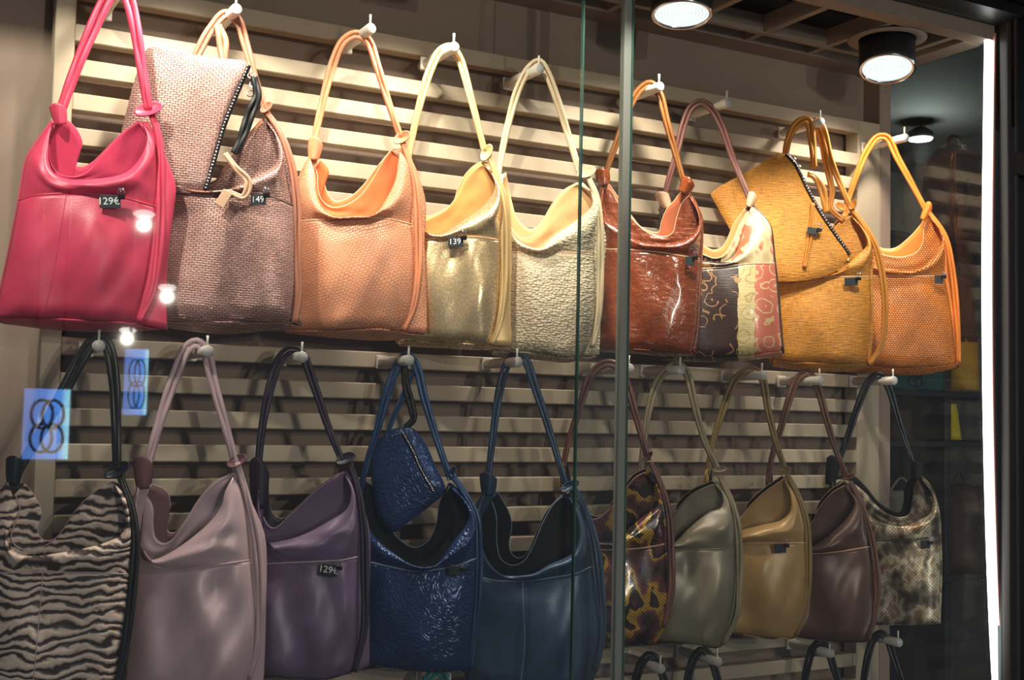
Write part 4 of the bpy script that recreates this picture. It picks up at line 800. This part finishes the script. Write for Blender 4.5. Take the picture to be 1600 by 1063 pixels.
sack('brown_bag', 'bag', 'brown slouchy bag on the middle shop shelf', 1512, 430, 513, .075, M['jacket'], SY + .03, .0, .8)
sack('grey_bag', 'bag', 'grey slouchy fabric bag on the bottom shop shelf', 1440, 770, 898, .13, M['grey'], SY + .03, .0, .8, .09)
sack('dark_bag', 'bag', 'dark brown bag on the bottom shop shelf near the light strip', 1528, 760, 898, .09, M['jacket'], SY + .03, .0, .7, .08)
sack('small_brown_bag', 'bag', 'small brown bag above the grey slouchy bag, lower shop shelf', 1420, 640, 688, .06, M['jacket'], SY + .03, .0, .75, .06)
# teal box with a knot ornament
tb = px_box('gift_box', 1394, 560, 1476, 611, SY + .02, .18, M['teal']); tag(tb, 'teal box with knot ornament on the shop shelf', 'box')
a = onY(1430, 590, SY + .02); bm = bmesh.new()
for sx in (-1, 1):
    for sz in (-1, 1):
        cc = Vector((a.x + sx * .014, SY + .018, a.z + sz * .014)); tube_bm(bm, [cc + Vector((.017 * math.cos(q), 0, .017 * math.sin(q))) for q in [2 * math.pi * i / 20 for i in range(21)]], .003, 6, cap=False)
from_bm('ornament', bm, M['teal2'], tb)
# hanging round shop lamp
lp = onY(1438, 218, 1.2); sl_ = empty('shop_lamp', (lp.x, lp.y, lp.z)); tag(sl_, 'round white ceiling lamp glowing inside the shop', 'lamp')
lathe('diffuser', [(.0001, -.004), (.045, -.003), (.05, .004), (.0001, .006)], Matrix.Translation(lp), emis('shop_lamp_glow', (.8, .97, .93), 3.0), sl_)
lathe('shade', [(.05, .004), (.053, .006), (.05, .03), (.02, .05), (.0001, .05)], Matrix.Translation(lp), M['can'], sl_)
tube('cord', [lp + Vector((0, 0, .05)), lp + Vector((0, 0, .7))], .003, M['black'], sl_)
ld = bpy.data.lights.new('shop_bulb', 'POINT'); ld.energy = 8; ld.color = (.9, 1, .95); ld.shadow_soft_size = .04; lo = bpy.data.objects.new('shop_bulb', ld); C.objects.link(lo); lo.location = lp + Vector((0, -.02, -.06))
# ------------------------------------------------------------------ street side, mirrored faintly in the glass
def mirrored(u, v, Ys): 
    p = onY(u, v, 2 * YG - Ys); return Vector((p.x, Ys, p.z))
sign_glow = NT('blue_sign_glow'); tcx = sign_glow.add('ShaderNodeTexCoord'); sp = sign_glow.add('ShaderNodeSeparateXYZ'); sign_glow.ln(tcx.outputs['Generated'], sp.inputs[0])
cg_ = sign_glow.ramp(sp.outputs[0], [(.0, (.10, .20, .55)), (.78, (.10, .32, .95)), (.93, (.35, .8, 1))]); sign_glow.ln(cg_, sign_glow.p.inputs['Emission Color']); sign_glow.p.inputs['Emission Strength'].default_value = 9.0; sign_glow.p.inputs['Base Color'].default_value = (.05, .1, .3, 1)
def sign(u0, v0, u1, v1, Ys, label):
    a = mirrored(u0, v0, Ys); b = mirrored(u1, v1, Ys); x0, x1 = min(a.x, b.x), max(a.x, b.x); z0, z1 = min(a.z, b.z), max(a.z, b.z)
    r = empty('lit_sign', ((x0 + x1) / 2, Ys, z0)); tag(r, label, 'sign', 'blue lit signs mirrored in the window')
    box('panel', (x0, x1, Ys - .03, Ys, z0, z1), sign_glow.m, r, .002)
    bm = bmesh.new(); cx = (x0 + x1) / 2; rr = (x1 - x0) * .24; h = z1 - z0
    for dz in (.30, .64):
        for dx in (-.12, .12):
            cc = Vector((cx + dx * (x1 - x0), Ys + .01, z0 + h * dz)); tube_bm(bm, [cc + Vector((rr * math.cos(q), 0, h * .20 * math.sin(q))) for q in [2 * math.pi * i / 28 for i in range(29)]], (x1 - x0) * .035, 6, cap=False)
    from_bm('ring_emblem', bm, M['frame'], r)
    for dx in (.2, .8): tube('hanger', [Vector((x0 + (x1 - x0) * dx, Ys - .015, z1)), Vector((x0 + (x1 - x0) * dx, Ys - .015, 3.3))], .006, M['can'], r)
sign(40, 607, 106, 718, -3.2, 'blue lit sign with ring emblem, lower left of the window reflection')
sign(198, 545, 229, 649, -3.6, 'narrow blue lit sign with ring emblem, reflected beside the leftmost middle peg')
struct(box('ceiling_street', (-2.0, 6.0, -6, -2.6, 3.3, 3.4), M['void']))
pm = emis('pendant_glow', (1, .97, .92), 7.0)
for u, v, Ys, lb in ((226, 334, -3.4, 'white pendant lamp mirrored on the pink handbag'), (262, 449, -4.2, 'white pendant lamp mirrored between pink and woven handbags'), (200, 516, -4.8, 'white pendant lamp mirrored above the leftmost middle peg')):
    p = mirrored(u, v, Ys); p.z = max(p.z, EYE + .2); r = empty('pendant_lamp', p); tag(r, lb, 'lamp', 'pendant lamps across the street')
    lathe('globe', [(.0001, -.02), (.03, -.015), (.045, 0), (.03, .012), (.0001, .015)], Matrix.Translation(p), pm, r, 20)
    lathe('cap', [(.03, .018), (.032, .02), (.02, .05), (.0001, .055)], Matrix.Translation(p), M['can'], r, 20)
    tube('cord', [p + Vector((0, 0, .05)), Vector((p.x, p.y, 3.3))], .004, M['black'], r)
    ld = bpy.data.lights.new('pendant_bulb', 'POINT'); ld.energy = PENDANT_W; ld.color = (1, .9, .78); ld.shadow_soft_size = .012; lo = bpy.data.objects.new('pendant_bulb', ld); C.objects.link(lo); lo.location = p + Vector((0, .0, -.045))
